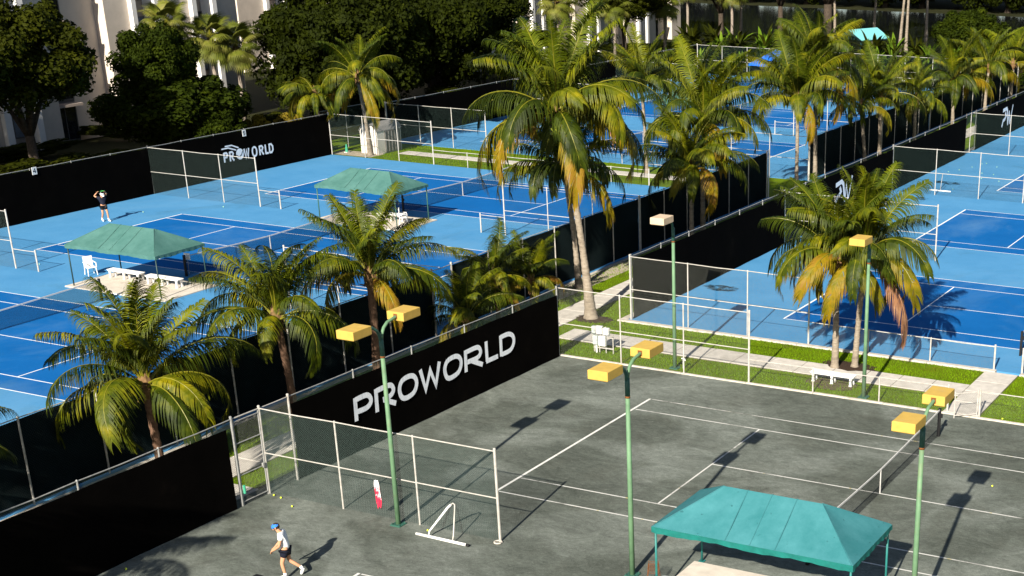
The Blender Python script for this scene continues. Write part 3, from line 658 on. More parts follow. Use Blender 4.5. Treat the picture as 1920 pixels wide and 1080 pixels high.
# ------------------------------------------------------------------ canopies
def canopy(label, x0, x1, y0, y1, ze, zr, rin, cm, vm, fm, posts=2, flap=True, pad=None, seed=0):
    cx, cy = (x0+x1)/2, (y0+y1)/2; t = thing('canopy', label, 'canopy', (cx, cy, 0)); a, c = (x1-x0)/2, (y1-y0)/2; rnd = random.Random(seed)
    def leg(x, y): MB().tube([(x, y, .02), (x, y, ze)], .034, 8).build('leg', M[fm], t, True); MB().box(x-.09, x+.09, y-.09, y+.09, .0, .03).build('foot', M[fm], t)
    for s in (-1, 1):
        for k in range(posts): leg(-a+.04+(2*a-.08)*k/(posts-1), s*(c-.04))
    rl = a-rin
    for s in (-1, 1):
        MB().tube([(-a, s*(c-.03), ze), (a, s*(c-.03), ze)], .026, 6).build('eave_rail', M['galv'], t)
        MB().tube([(s*(a-.03), -c, ze), (s*(a-.03), c, ze)], .026, 6).build('eave_rail', M['galv'], t)
    MB().tube([(-rl, 0, zr-.05), (rl, 0, zr-.05)], .026, 6).build('ridge_rail', M['galv'], t)
    for sx in (-1, 1):
        for sy in (-1, 1): MB().tube([(sx*a, sy*c, ze), (sx*rl, 0, zr-.05)], .022, 6).build('hip_rafter', M['galv'], t)
    for k in range(1, 4):
        x = -rl+2*rl*k/4
        for sy in (-1, 1): MB().tube([(x, sy*c, ze), (x, 0, zr-.05)], .018, 6).build('rafter', M['galv'], t)
    # hipped cover, long panels grid with sag between rafters
    b = MB(); nx, ns = 24, 8; e = .05
    def cover(sx, sy):
        for side in (-1, 1):
            base = len(b.v)
            for i in range(nx+1):
                u = i/nx
                for j in range(ns+1):
                    v = j/ns
                    X = (-a-e+(2*a+2*e)*u)*(1-v)+(-rl+2*rl*u)*v; Y = side*(c+e)*(1-v); Z = ze+.03+(zr-ze)*v
                    sag = .045*math.sin(math.pi*v)*abs(math.sin(math.pi*u*4))+.01*rnd.uniform(-1, 1)*math.sin(math.pi*v)
                    b.v.append((X, Y, Z-sag))
            for i in range(nx):
                for j in range(ns):
                    q = base+i*(ns+1)+j; b.f.append((q, q+ns+1, q+ns+2, q+1) if side < 0 else (q+1, q+ns+2, q+ns+1, q))
        for side in (-1, 1):
            base = len(b.v)
            for i in range(9):
                u = i/8
                for j in range(ns+1):
                    v = j/ns; X = side*((a+e)*(1-v)+rl*v); Y = (-c-e+(2*c+2*e)*u)*(1-v); Z = ze+.03+(zr-ze)*v-.05*math.sin(math.pi*v)*math.sin(math.pi*u)
                    b.v.append((X, Y, Z))
            for i in range(8):
                for j in range(ns):
                    q = base+i*(ns+1)+j; b.f.append((q, q+ns+1, q+ns+2, q+1) if side > 0 else (q+1, q+ns+2, q+ns+1, q))
    cover(0, 0); cv = b.build('canopy_cover', M[cm], t, True)
    # valance with loose scalloped lower edge
    for s in (-1, 1):
        for (ax, L_) in (('x', a), ('y', c)):
            v = MB(); n = 30
            for i in range(n+1):
                q = -L_-e+(2*L_+2*e)*i/n; d = .17+.025*math.sin(i*.5+s+seed)+.012*math.sin(i*2.3)
                o_ = .012*math.sin(i*1.7); 
                pt = (lambda z, off: (q, s*(c+e+.004+off), z) if ax == 'x' else (s*(a+e+.004+off), q, z))
                v.v += [pt(ze+.03, 0), pt(ze+.03-d, o_)]
            for i in range(n): v.f.append((2*i, 2*i+2, 2*i+3, 2*i+1))
            v.build('valance', M[vm], cv)
    for k in range(5):
        x = -rl+2*rl*k/4 
        for sy in (-1, 1):
            sm = MB(); P = []
            for j in range(ns+1):
                v = j/ns; xx = x*(1-v)*(a/rl if k in (0, 4) else 1)+x*v
                P.append((xx, sy*(c+e)*(1-v), ze+.038+(zr-ze)*v+.002))
            sm.tube(P, .011, 4).build('seam', M[cm], cv)
    return t
def pad(label, x0, x1, y0, y1, z=.06): return struct(tag(MB().bbox(x0, x1, y0, y1, -.1, z, .015).build('concrete_pad', M['pad']), label))
canopy('teal hipped canopy on slim posts between the clay courts', -3.05, 2.98, -10.55, -7.55, 2.3, 3.25, 1.5, 'teal', 'teal_dark', 'frame_teal', seed=1)
pad('pale concrete pad under the teal canopy', -3.2, 3.1, -10.6, -7.75)
canopy('green canopy with white benches standing on its concrete pad', -46.65, -40.72, 8.35, 11.55, 2.15, 3.05, 1.5, 'green_canvas', 'green_canvas', 'frame_dark', seed=2)
pad('pale concrete pad under the green canopy with benches', -47.0, -40.3, 8.15, 11.75)
canopy('green canopy half hidden by the upright palm fronds', -46.3, -40.45, 26.75, 29.95, 2.15, 3.05, 1.5, 'green_canvas', 'green_canvas', 'green_dark', seed=3)
pad('pale concrete pad under the half hidden green canopy', -46.7, -40.0, 26.5, 30.1)
canopy('bright blue hipped canopy on the far court', -50.8, -45.4, 99.0, 102.4, 2.35, 3.9, 2.6, 'blue_canvas', 'blue_canvas', 'frame_dark', seed=4)
canopy('small green canopy among the far palms', -46.3, -40.5, 70.0, 73.0, 2.15, 3.0, 1.5, 'green_canvas', 'green_canvas', 'frame_dark', seed=5)

def bench(label, x, y, z, rz, L=1.95, pairs=3, back=False, group=None):
    t = thing('bench', label, 'bench', (x, y, z), rz, group)
    for k in range(4): MB().bbox(-L/2, L/2, -.22+k*.112, -.22+k*.112+.1, .40, .44, .01).build('seat_slat', M['plastic'], t)
    MB().box(-L/2+.03, L/2-.03, -.2, .2, .36, .4).build('seat_frame', M['plastic'], t)
    for i in range(pairs):
        x_ = -L/2+.14+(L-.28)*i/(pairs-1)
        for s in (-1, 1):
            b = MB().bbox(x_-.045, x_+.045, s*.16-.04, s*.16+.04, .0, .37, .008); b.box(x_-.06, x_+.06, s*.16-.055, s*.16+.055, 0, .05); b.build('leg', M['plastic'], t)
    if back:
        for k in range(3): MB().bbox(-L/2, L/2, .2, .235, .55+k*.12, .65+k*.12, .01).build('back_slat', M['plastic'], t)
        for s in (-1, 1): MB().box(s*(L/2-.1)-.035, s*(L/2-.1)+.035, .235, .28, .3, .9).build('back_post', M['plastic'], t)
    return t
bench('white backless bench on the lawn in front of the twin palms', -6.02, 10.72, 0, .0)
bench('white bench under the green canopy, end nearer the back fence', -45.3, 10.6, .06, 0, 2.2, group='benches under canopies')
bench('white bench under the green canopy, end nearer the palm walk', -42.6, 10.5, .06, 0, 2.2, group='benches under canopies')
bench('white bench under the half hidden green canopy', -42.2, 28.6, .06, .1, 1.9, back=False, group='benches under canopies')
def chair(label, x, y, z, rz):
    t = thing('plastic_chair', label, 'chair', (x, y, z), rz); P = M['plastic']
    MB().bbox(-.24, .24, -.24, .24, .40, .44, .02).build('seat', P, t)
    b = MB(); n = 6
    for i in range(n): a0, a1 = -.24+.48*i/n, -.24+.48*(i+1)/n; b.box(a0+.01, a1-.01, .21, .25, .44, .92)
    b.box(-.24, .24, .205, .255, .86, .95); b.build('backrest', P, t)
    for i in (-1, 1):
        for j in (-1, 1): MB().tube([(i*.21, j*.2, .4), (i*.24, j*.24, 0)], [.03, .025], 6).build('leg', P, t)
        MB().tube([(i*.25, .22, .66), (i*.25, -.2, .64), (i*.24, -.22, .42)], .025, 6).build('armrest', P, t)
    return t
chair('white plastic armchair under the half hidden green canopy', -41.0, 28.1, .06, 2.2)
chair('white plastic armchair beside the canopy benches', -47.8, 10.6, .0, 1.2)
# cooler, basket and hopper by the teal canopy
t = thing('cooler', 'round green and white drinks cooler by the teal canopy post', 'cooler', (-2.9, -10.25, 0))
MB().tube([(0, 0, 0), (0, 0, .5)], [.22, .24], 14).build('drum', M['cone'], t, True); MB().tube([(0, 0, .5), (0, 0, .56), (0, 0, .58)], [.26, .26, .2], 14).build('lid', M['plastic'], t, True)
t = thing('ball_hopper', 'wire ball hopper on thin legs beside the teal canopy', 'ball hopper', (-3.55, -9.7, 0), .4)
for i in (-1, 1):
    for j in (-1, 1): MB().tube([(i*.14, j*.1, .75), (i*.2, j*.16, 0)], .008, 5).build('leg', M['rust'], t)
b = MB()
for k in range(6):
    z = .42+.06*k
    b.tube([(-.14, -.1, z), (.14, -.1, z), (.14, .1, z), (-.14, .1, z), (-.14, -.1, z)], .004, 4)
for k in range(7): b.tube([(-.14+.28*k/6, -.1, .42), (-.14+.28*k/6, -.1, .73)], .004, 4); b.tube([(-.14+.28*k/6, .1, .42), (-.14+.28*k/6, .1, .73)], .004, 4)
b.build('basket', M['rust'], t)

# drag broom leaning on divider fence
t = thing('court_broom', 'white wide court squeegee with a bent pipe handle leaning on the divider fence', 'squeegee', (-11.1, -9.72, 0))
MB().tube([(-.98, 0, .05), (.95, -.05, .05)], .048, 8).build('roller_bar', M['plastic'], t, True); MB().tube([(.95, -.05, .05), (1.06, -.055, .05)], .046, 8).build('bar_end', M['black'], t, True)
MB().tube([(-.5, 0, .06), (-.5, .06, .2), (-.12, .6, .88), (-.02, .64, .98)], [.02, .03, .04, .035], 8).build('handle_tube', M['plastic'], t, True)
MB().tube([(-.02, .64, .98), (.04, .66, 1.03), (.12, .64, 1.0), (.2, .5, .85), (.42, .05, .22), (.42, -.02, .07)], .024, 8).build('pipe', M['galv'], t, True)
# towel
b = MB(); n = 8
for i in range(9):
    for j in range(n+1):
        u, v = i/8-.5, j/n; wd = .10+.10*math.sin(v*2.6)+.02*math.sin(v*11); b.v.append((u*wd+.03*math.sin(v*3), -.07-.035*math.sin(u*9+v*2)-.02*math.sin(v*5), 1.30-.98*v+.06*math.cos(u*5)*v))
for i in range(8):
    for j in range(n): a = i*(n+1)+j; b.f.append((a, a+1, a+n+2, a+n+1))
k = NT('towel'); v = k.obj(); w_ = k.noise(v, 5.5, 3, .6); sx = k.n('SeparateXYZ'); k.l(v, sx.inputs[0])
a1 = k.n('Math', _operation='MULTIPLY_ADD'); k.l(sx.outputs['Z'], a1.inputs[0]); a1.inputs[1].default_value = -.38; a1.inputs[2].default_value = .35
a2 = k.n('Math', _operation='ADD'); k.l(a1.outputs[0], a2.inputs[0]); k.l(w_, a2.inputs[1])
k.col(k.ramp(a2.outputs[0], [(.46, (.75, .72, .74)), (.58, (.60, .03, .07))])); k.rough(.9, .1); M['towel'] = k.m
o = tag(b.build('towel', M['towel'], None, True), 'red and white towel hanging on the divider fence', 'towel'); o.location = (-14.02, -9.0, 0)
t = thing('lost_ring', 'small cream ring lying at the foot of the divider end post', 'ring', (-9.4, -9.12, 0))
MB().tube([(.12*math.cos(q*.524), .12*math.sin(q*.524), .03) for q in range(13)], .028, 6).build('ring', M['kerb'], t, True)
t = thing('equipment_bag', 'white bag with black top on the clay in front of the walking player', 'bag', (-14.0, -14.72, 0))
MB().bbox(-.17, .17, -.13, .13, 0, .22, .05).build('bag_body', M['white_cloth'], t); MB().bbox(-.15, .15, -.11, .11, .22, .32, .04).build('bag_top', M['black'], t)
# balls
bm_ = MB().ball((0, 0, .034), .034, 10, 7).mesh('tennis_ball', M['ball'], True); bp = MB().ball((0, 0, .034), .034, 8, 6).mesh('tennis_ball_pale', M['ball_pale'], True)
for i, (x, y) in enumerate(((-18.35, -9.12), (-17.98, -9.2), (-17.14, -9.63), (-11.93, -9.32), (-18.3, -15.6))):
    tag(link('tennis_ball', bm_, None, (x, y, 0.0)), ['yellow tennis ball touching the foot of the gate corner post', 'yellow tennis ball just beside the gate corner post', 'yellow tennis ball on the clay a stride from the gate corner', 'yellow tennis ball by the squeegee at the divider fence', 'yellow tennis ball at the foot of the plain black windscreen'][i], 'ball')
tag(link('tennis_ball', bm_, None, (3.3, 2.3, 0)), 'yellow tennis ball beside the lamp shadow on the clay past the net', 'ball')
tag(link('tennis_ball', bm_, None, (1.7, 9.2, 0.05)), 'yellow tennis ball on the kerb near the low gate', 'ball')
rnd = random.Random(8)
for i in range(16):
    tag(link('tennis_ball', bp, None, (rnd.uniform(-17.6, -10), rnd.uniform(53.2, 66), .01)), 'pale tennis ball scattered on the blue court behind the divider fence', 'ball', 'balls scattered on the blue court')
for (x, y, lb) in ((-57.5, 23.7, 'pale tennis ball on the blue court past the server'), (-52.0, 11.0, 'pale ball at the foot of the short low fence stub'), (-54.3, 27.2, 'pale ball between the baseline and the divider')):
    tag(link('tennis_ball', bp, None, (x, y, .0)), lb, 'ball')
# squeegees on the right courts
def squeegee(label, x, y, rz):
    t = thing('court_broom', label, 'squeegee', (x, y, 0), rz); MB().tube([(-.75, 0, .06), (.75, 0, .06)], .05, 8).build('roller_bar', M['plastic'], t, True); MB().tube([(0, 0, .07), (0, .35, 1.15)], .02, 6).build('handle', M['galv'], t, True); return t
squeegee('white squeegee standing behind the second divider fence', -15.3, 53.6, 0.0)

# electrical boxes
t = thing('electrical_panel', 'white and grey electrical boxes on a small frame by the path', 'electrical boxes', (-16.75, 10.2, 0), .05)
for x in (-.48, -.22, .1, .45): MB().tube([(x, .06, 0), (x, .06, 1.2 if x < .2 else .85)], .026, 6).build('frame_post', M['galv'], t)
for z in (.22, .72, 1.1): MB().box(-.5, .48 if z < 1 else .25, .035, .075, z-.025, z+.025).build('frame_rail', M['galv'], t)
for (x0, x1, z0, z1, m) in ((-.5, -.32, .85, 1.22, 'box_grey'), (-.29, .0, .86, 1.24, 'plastic'), (.05, .33, .84, 1.18, 'plastic'), (-.46, -.22, .40, .80, 'box_grey'), (-.18, .16, .36, .80, 'plastic')):
    o = MB().bbox(x0, x1, -.13, .03, z0, z1, .012).build('box', M[m], t); MB().box(x1-.05, x1-.03, -.145, -.13, (z0+z1)/2-.03, (z0+z1)/2+.03).build('hasp', M['galv_dark'], o)
MB().tube([(-.34, 0, 0), (-.34, 0, .42)], .05, 8).build('conduit', M['plastic'], t)
t = thing('hose_bib', 'small white standpipe at the foot of the cream floodlight post', 'standpipe', (-12.55, 9.75, 0))
MB().tube([(0, 0, 0), (0, 0, .42)], .03, 6).build('pipe', M['plastic'], t); MB().tube([(-.09, 0, .44), (.05, 0, .44), (.1, -.02, .36)], .028, 6).build('tap', M['plastic'], t)
# vertical white scoreboard/number posts on courts
def score_post(label, x, y, h=1.3): 
    t = thing('sign_board', label, 'sign', (x, y, 0)); MB().tube([(0, 0, 0), (0, 0, h)], .022, 6).build('post', M['galv'], t); MB().bbox(-.2, .2, -.02, .02, h-.35, h, .008).build('panel', M['plastic'], t); return t
score_post('small pale panel on a stick beside the net at the canopy', -43.3, 12.9, 1.15)

# shed
t = thing('garden_shed', 'cream plastic garden shed with grey arched roof behind the lawn fence', 'shed', (-59.0, 49.3, 0), 0)
W2, D2, hw = .75, 1.45, 1.75
for s in (-1, 1): MB().box(s*W2-.04, s*W2+.04, -D2, D2, 0, hw).build('side_wall', M['shed_wall'], t)
for k in range(4):   # siding panels on the sunlit end
    MB().bbox(-W2+.02+k*.37, -W2+.36+k*.37, -D2-.06, -D2, 0.05, hw, .01).build('wall_panel', M['shed_wall'], t)
MB().box(-W2, W2, -D2, -D2+.05, 0, hw+.02).build('end_wall', M['shed_wall'], t)
arch = [(W2+.08, hw-.05), (W2*.85, hw+.28), (W2*.4, hw+.47), (0, hw+.52), (-W2*.4, hw+.47), (-W2*.85, hw+.28), (-W2-.08, hw-.05)]
b = MB()
for i in range(6): (xa, za), (xb, zb) = arch[i], arch[i+1]; b.quad((xa, -D2-.1, za), (xa, D2+.1, za), (xb, D2+.1, zb), (xb, -D2-.1, zb)); b.quad((xa, -D2-.1, za-.05), (xb, -D2-.1, zb-.05), (xb, -D2-.1, zb), (xa, -D2-.1, za))
b.build('roof', M['shed_roof'], t)
for y in (-D2, D2): MB().poly([(x, y*.99, z-.02) for x, z in arch]).build('gable', M['shed_wall'], t)
MB().box(W2+.04, W2+.08, -D2+.9, D2-.1, .05, hw-.1).build('door', M['shed_door'], t)
for k in range(5): MB().box(W2+.08, W2+.1, -D2+.95+k*.38, -D2+1.05+k*.38, .1, hw-.15).build('door_batten', M['shed_roof'], t)
t = thing('traffic_cone', 'small green and white cone on the sandy patch by the shed', 'cone', (-61.0, 47.6, 0))
MB().box(-.15, .15, -.15, .15, 0, .04).build('base', M['plastic'], t); MB().tube([(0, 0, .04), (0, 0, .35), (0, 0, .62)], [.12, .09, .04], 10).build('cone_body', M['cone'], t)

# ------------------------------------------------------------------ palms
def frond_mesh(age, seed, L=4.0, mat='frond', n=92):
    """one coconut frond: arching rachis in the local xz plane with hanging leaflets on both sides"""
    rnd = random.Random(seed*101+int(age*1000)); b = MB()
    a0 = R_(86-98*age+rnd.uniform(-7, 7)); bend = R_(30+118*min(1, age*1.6)-44*max(0, age-.6)/.4+rnd.uniform(-14, 20)); side = rnd.uniform(-.25, .25)
    N = 26; pts = [Vector((0, 0, 0))]; ang = a0
    for i in range(N):
        s = (i+.5)/N; ang = a0-bend*s**1.45; yaw = side*s*s
        pts.append(pts[-1]+Vector((math.cos(ang)*math.cos(yaw), math.cos(ang)*math.sin(yaw), math.sin(ang)))*(L/N))
    def at(s):
        x = s*N; i = min(N-1, int(x)); return pts[i].lerp(pts[i+1], x-i), (pts[i+1]-pts[i]).normalized()
    tw0 = rnd.uniform(-.35, .35)
    leaf = MB()
    for k in range(n):
        s = .13+.87*(k+.5)/n; p, t = at(s)
        sd = Vector((-t.y, t.x, 0)); sd = sd.normalized() if sd.length > .15 else Vector((0, 1, 0)); nrm = sd.cross(t)*-1
        if nrm.z < 0 and age < .8: nrm = -nrm
        ln = L*.285*min(1, (s-.06)*4.2)*(1-.62*max(0, s-.55)/.45)*rnd.uniform(.86, 1.1)
        if ln < .08: continue
        for sg in (-1, 1):
            if rnd.random() < .035: continue
            stiff = .06+.62*max(0, 1-age)**1.4
            d = (sd*sg*.86+t*(.52+.35*s+rnd.uniform(-.1, .1))+nrm*(.32*(1-age)+.05+sg*tw0*.5)+Vector((rnd.uniform(-.14, .14), rnd.uniform(-.14, .14), rnd.uniform(-.08, .08)))).normalized()
            q = p.copy(); wd = .0205*rnd.uniform(.8, 1.2)*(L/4); prev = None; seg = 4; g = (1-stiff)*.92+.12
            wv = (t-d*t.dot(d)); wv = wv.normalized() if wv.length > .05 else Vector((0, 0, 1))
            base = len(leaf.v)
            for j in range(seg+1):
                ww = wd*(.75, 1.15, 1.0, .6, .0)[j]
                if j < seg: leaf.v += [tuple(q-wv*ww), tuple(q+wv*ww)]
                else: leaf.v.append(tuple(q))
                d = (d+Vector((0, 0, -1))*g*(.55+.5*j)*.92).normalized(); q = q+d*(ln/seg)
            for j in range(seg-1): a = base+2*j; leaf.f.append((a, a+1, a+3, a+2))
            a = base+2*(seg-1); leaf.f.append((a, a+1, a+2))
    rach = MB(); rr = [.036*(1-.86*i/N)*(L/4) for i in range(N+1)]; rr[0] = .075; rr[1] = .062; rach.tube(pts[::2]+[pts[-1]] if N % 2 else pts[::2], rr[::2], 5, False)
    nv = len(rach.v); nfr = len(rach.f); rach.v += leaf.v; rach.f += [tuple(i+nv for i in q) for q in leaf.f]
    me = rach.mesh('frond', None)
    me.materials.append(M['rachis_dead' if mat == 'frond_dead' else 'rachis']); me.materials.append(M[mat])
    idx = [0]*nfr+[1]*(len(me.polygons)-nfr); me.polygons.foreach_set('material_index', idx[:len(me.polygons)]); me.update(); return me
AGES = [0.03, .12, .22, .32, .42, .52, .62, .74, .86, .97]
FR = {}
for ai, ag in enumerate(AGES):
    for sd in range(4):
        m = 'frond_young' if ag < .2 else ('frond' if ag < .60 or (sd % 3 and ag < .8) else 'frond_old'); FR[ai, sd] = frond_mesh(ag, sd+1, 4.0, m)
DEAD = [frond_mesh(1.2, s, 4.3, 'frond_dead') for s in (1, 2)]

def palm(label, base, top, size=1.0, n=24, seed=0, rb=.22, rtop=.12, coco=0, dead=0, agemin=0.0, agemax=.68, name='coconut_palm', shadowy=False, trunk=True, az0=0.0):
    rnd = random.Random(seed); t = thing(name, label, 'palm tree', base)
    B = Vector(base); T = Vector(top)-B; h = T.z
    if trunk:
        pts = []; rad = []; m = max(8, int(h/.16))
        for i in range(m+1):
            s = i/m; lean = s**1.6*.75+s*.25
            wob = .05*math.sin(s*5+seed)
            pts.append((T.x*lean+wob*s*(1-s), T.y*lean+wob*(1-s)*s, -.1+(h+.1)*s)); r = rtop+(rb-rtop)*max(0, 1-s*2.6)**1.5+(.02 if i % 2 else 0.0)
            if s < .06: r += rb*.35*(1-s/.06)
            rad.append(r)
        MB().tube(pts, rad, 12).build('trunk', M['trunk_brown' if B.x < -20.5 and B.y < 18 else 'trunk'], t, True)
    fb = MB()
    fb.tube([T+Vector((0, 0, -.55)), T+Vector((0, 0, -.3)), T+Vector((0, 0, .02)), T+Vector((0, 0, .5)), T+Vector((0, 0, .8))], [rtop*1.05, rtop*1.75, rtop*2.0, rtop*1.2, .03], 9)
    for k in range(14):
        a = k*2.4+seed; r0 = rtop*1.5; q = T+Vector((math.cos(a)*r0, math.sin(a)*r0, rnd.uniform(-.45, .1))); e = q+Vector((math.cos(a)*rnd.uniform(.12, .3), math.sin(a)*rnd.uniform(.12, .3), rnd.uniform(-.35, .2))); fb.tube([q, e], [.045, .018], 5)
    fb.build('crown_fibre', M['fibre'], t)
    n = int(n*1.2)
    for i in range(n):
        u = (i+.5)/n; ag = agemin+(agemax-agemin)*u**1.18+rnd.uniform(-.07, .07); ai = min(range(len(AGES)), key=lambda k: abs(AGES[k]-ag))
        az = az0+i*2.39996+rnd.uniform(-.4, .4); s = size*(.94+.08*u)*rnd.uniform(.82, 1.1)
        o = link('frond', FR[ai, rnd.randrange(4)], t); o.location = T+Vector((math.cos(az)*.10, math.sin(az)*.10, .25-.35*u)); o.scale = (s, s*rnd.choice((-1, 1)), s)
        o.rotation_euler = (rnd.uniform(-.38, .38), rnd.uniform(-.12, .12), az)
    for i in range(dead):
        az = rnd.uniform(0, 6.28) if dead > 1 else -.25; o = link('dead_frond', DEAD[i % 2], t); o.location = T+Vector((math.cos(az)*.14, math.sin(az)*.14, -.25)); o.rotation_euler = (0, 0, az); s = size*.95; o.scale = (s, s, s)
    for i in range(coco):
        a = rnd.uniform(0, 6.28) if coco > 9 else -1.2+rnd.uniform(-.7, .7); q = T+Vector((math.cos(a)*rnd.uniform(.2, .42), math.sin(a)*rnd.uniform(.2, .42), -.35-rnd.uniform(0, .4)))
        MB().ball((0, 0, 0), .105, 8, 6, 1.25).build('coconut', M['coconut' if rnd.random() < .6 else 'coconut_y'], t, True, q)
    return t
PX = -23.3
palm('tallest coconut palm with leaning pale trunk beside the lawn path', (-20.12, 14.85, 0), (-21.6, 15.0, 9.3), 1.34, 34, 11, .30, .145, coco=12, agemin=.0, agemax=.80)
palm('coconut palm with darker trunk right behind the leaning tall palm', (-23.7, 19.7, 0), (-24.2, 19.6, 5.9), 1.08, 24, 12, .20, .12)
palm('twin coconut palm on the lawn with the pale front trunk', (-6.74, 12.7, 0), (-6.85, 12.85, 4.75), 1.02, 24, 13, .17, .125, coco=0, agemin=.05, agemax=.72)
palm('twin coconut palm on the lawn with green nuts and a brown dead frond', (-6.0, 13.15, 0), (-5.75, 13.5, 4.95), 1.02, 22, 14, .15, .11, coco=8, dead=1, az0=1.0, agemax=.70)
palm('coconut palm behind the cream floodlight, full round crown', (PX, 33.2, 0), (PX, 33.3, 6.6), 1.22, 30, 15, .19, .12)
palm('shorter shaded palm in front of the full round crown', (PX+.5, 30.8, 0), (PX+.4, 30.9, 4.4), 1.12, 24, 16, .19, .12, agemin=.1)
palm('far palm with slim pale trunk by the blue court gap', (PX, 47.2, 0), (PX, 47.1, 6.3), 1.14, 28, 17, .17, .11)
palm('far palm with tall upright spear behind the slim trunk palm', (PX-.3, 51.2, 0), (PX-.4, 50.8, 8.1), 1.16, 24, 18, .18, .12, agemin=0, agemax=.85)
palm('stout far palm with paired trunks at its foot', (PX, 63.2, 0), (PX, 63.0, 4.8), 1.08, 22, 19, .2, .13)
palm('companion palm of the stout far palm', (PX-.5, 61.4, 0), (PX-.7, 60.8, 4.2), .85, 12, 20, .18, .12)
palm('far palm just before the white monogram', (PX, 81.5, 0), (PX, 81.2, 4.0), 1.1, 22, 21, .2, .13)
palm('last palm of the walk before the monogram', (PX, 91.2, 0), (PX, 91.5, 4.2), 1.08, 20, 22, .2, .13)
palm('palm beyond the last walk palm', (PX, 100, 0), (PX, 100, 3.8), 1.0, 14, 23, .2, .13)
palm('far low palm between the stout palm and the monogram palm', (PX-.4, 72.5, 0), (PX-.4, 72.5, 3.4), .95, 14, 33, .2, .13)
palm('feathery palm with rough trunk behind the near yellow floodlight', (PX, 2.8, 0), (PX, 2.95, 4.3), .98, 24, 24, .21, .15, agemin=0)
palm('feathery palm between two others, drooping arched fronds', (PX, -2.3, 0), (PX, -2.65, 3.95), .94, 21, 25, .19, .13)
palm('broad feathery palm at the left, curved ringed trunk', (PX, -9.15, 0), (PX, -9.25, 3.3), 1.02, 23, 26, .19, .13)
palm('palm at the edge of the view beyond the plain windscreen', (PX, -18.0, 0), (PX, -18.3, 3.4), .85, 20, 27, .19, .13)
palm('small bushy palm of the clump, farther along the fence', (PX-.2, 15.0, 0), (PX-.2, 15.0, 1.5), .62, 16, 28, .12, .09, agemin=0, agemax=.8)
palm('small bushy palm in the middle of the clump', (PX-.2, 12.1, 0), (PX-.2, 12.0, 2.3), .64, 16, 29, .12, .09, agemin=0, agemax=.85)
palm('low dark palm of the clump behind the lettered fence', (PX+.3, 8.9, 0), (PX+.3, 8.9, 1.1), .72, 16, 30, .12, .09, agemin=0, agemax=.85)
palm('orange tinged palm with slim trunk in front of the garden shed', (-58.75, 47.55, 0), (-59.3, 47.6, 5.6), 1.02, 24, 31, .2, .12, agemax=1.0)
palm('palm with skirt of old fronds behind the shed fence corner', (-62.4, 46.6, 0), (-62.5, 46.4, 4.2), .9, 16, 32, .2, .13, agemin=.3)
palm('shorter palm outside the near clay court casting its shade by the windscreen', (-17.6, -29.2, 0), (-17.5, -27.2, 6.5), .82, 18, 35, .2, .13)

palm('slim palm on the lawn strip between the left courts', (-36.5, 50.6, 0), (-36.9, 50.8, 6.0), 1.0, 22, 36, .16, .1)
# fan palms
def fan_leaf(seed, R=.95):
    rnd = random.Random(seed); b = MB(); b.tube([(0, 0, 0), (.5, 0, .1), (1.0, 0, .0)], .018, 4, False); nf = len(b.f)
    for k in range(30):
        a = R_(-125+250*k/29); l = R*(1-.25*abs(a)/2.2)*rnd.uniform(.9, 1.05); p = Vector((1.0, 0, 0)); d = Vector((math.cos(a), math.sin(a), .05)); wv = Vector((-d.y, d.x, 0)); base = len(b.v)
        for j, ww in enumerate((.012, .045, .035, 0)):
            q = p+d*(l*j/3)+Vector((0, 0, -(.0, .03, .22, .62)[j]*l)); b.v += [tuple(q-wv*ww), tuple(q+wv*ww)] if j < 3 else [tuple(q)]
        b.f += [(base, base+1, base+3, base+2), (base+2, base+3, base+5, base+4), (base+4, base+5, base+6)]
    me = b.mesh('fan_leaf', None); me.materials.append(M['rachis']); me.materials.append(M['fan'])
    me.polygons.foreach_set('material_index', [0]*nf+[1]*(len(me.polygons)-nf)); return me
FAN = [fan_leaf(i) for i in range(3)]
def fan_palm(label, x, y, h, size=1.0, seed=0, n=30, skirt=True):
    rnd = random.Random(seed); t = thing('fan_palm', label, 'palm tree', (x, y, 0)); MB().tube([(0, 0, -.1), (.05, .02, h*.5), (0, 0, h)], [.22, .17, .17], 10).build('trunk', M['bark_pale'], t, True)
    if skirt: MB().tube([(0, 0, h-1.3), (0, 0, h-.7), (0, 0, h+.1)], [.17, .36, .22], 9).build('boot_skirt', M['fibre'], t)
    for i in range(n):
        u = (i+.5)/n; az = i*2.4+rnd.uniform(-.2, .2); o = link('fan_leaf', FAN[i % 3], t, (0, 0, h+.1)); s = size*rnd.uniform(.85, 1.1); o.scale = (s, s, s); o.rotation_euler = (rnd.uniform(-.2, .2), R_(-70+125*u), az); o.rotation_mode = 'XYZ'
    return t
fan_palm('tall shaggy fan palm against the left building', -76, 50.4, 7.4, 1.25, 1); fan_palm('second fan palm with rusty skirt by the building corner', -75.2, 52.3, 6.6, 1.25, 2); fan_palm('fan palm peeking over the leafy tree', -77.5, 47.6, 8.6, 1.2, 3)
fan_palm('fan palm in front of the pale far building', -76, 103, 7.2, 1.4, 4); fan_palm('fan palm beside the far building entrance', -74, 112, 6.4, 1.4, 5); fan_palm('fan palm with bare trunk near the far fence', -73, 122.5, 6.0, 1.4, 6)
fan_palm('fan palm with orange skirt by the lake', -68, 131, 7.2, 1.4, 7); fan_palm('fan palm beside the lake shore tree', -70.5, 139, 7.6, 1.4, 8); fan_palm('fan palm at the right edge above the water', -24.2, 122, 5.4, 1.5, 9); fan_palm('fan palm among the far trunks', -75.5, 133.5, 7.4, 1.3, 10)

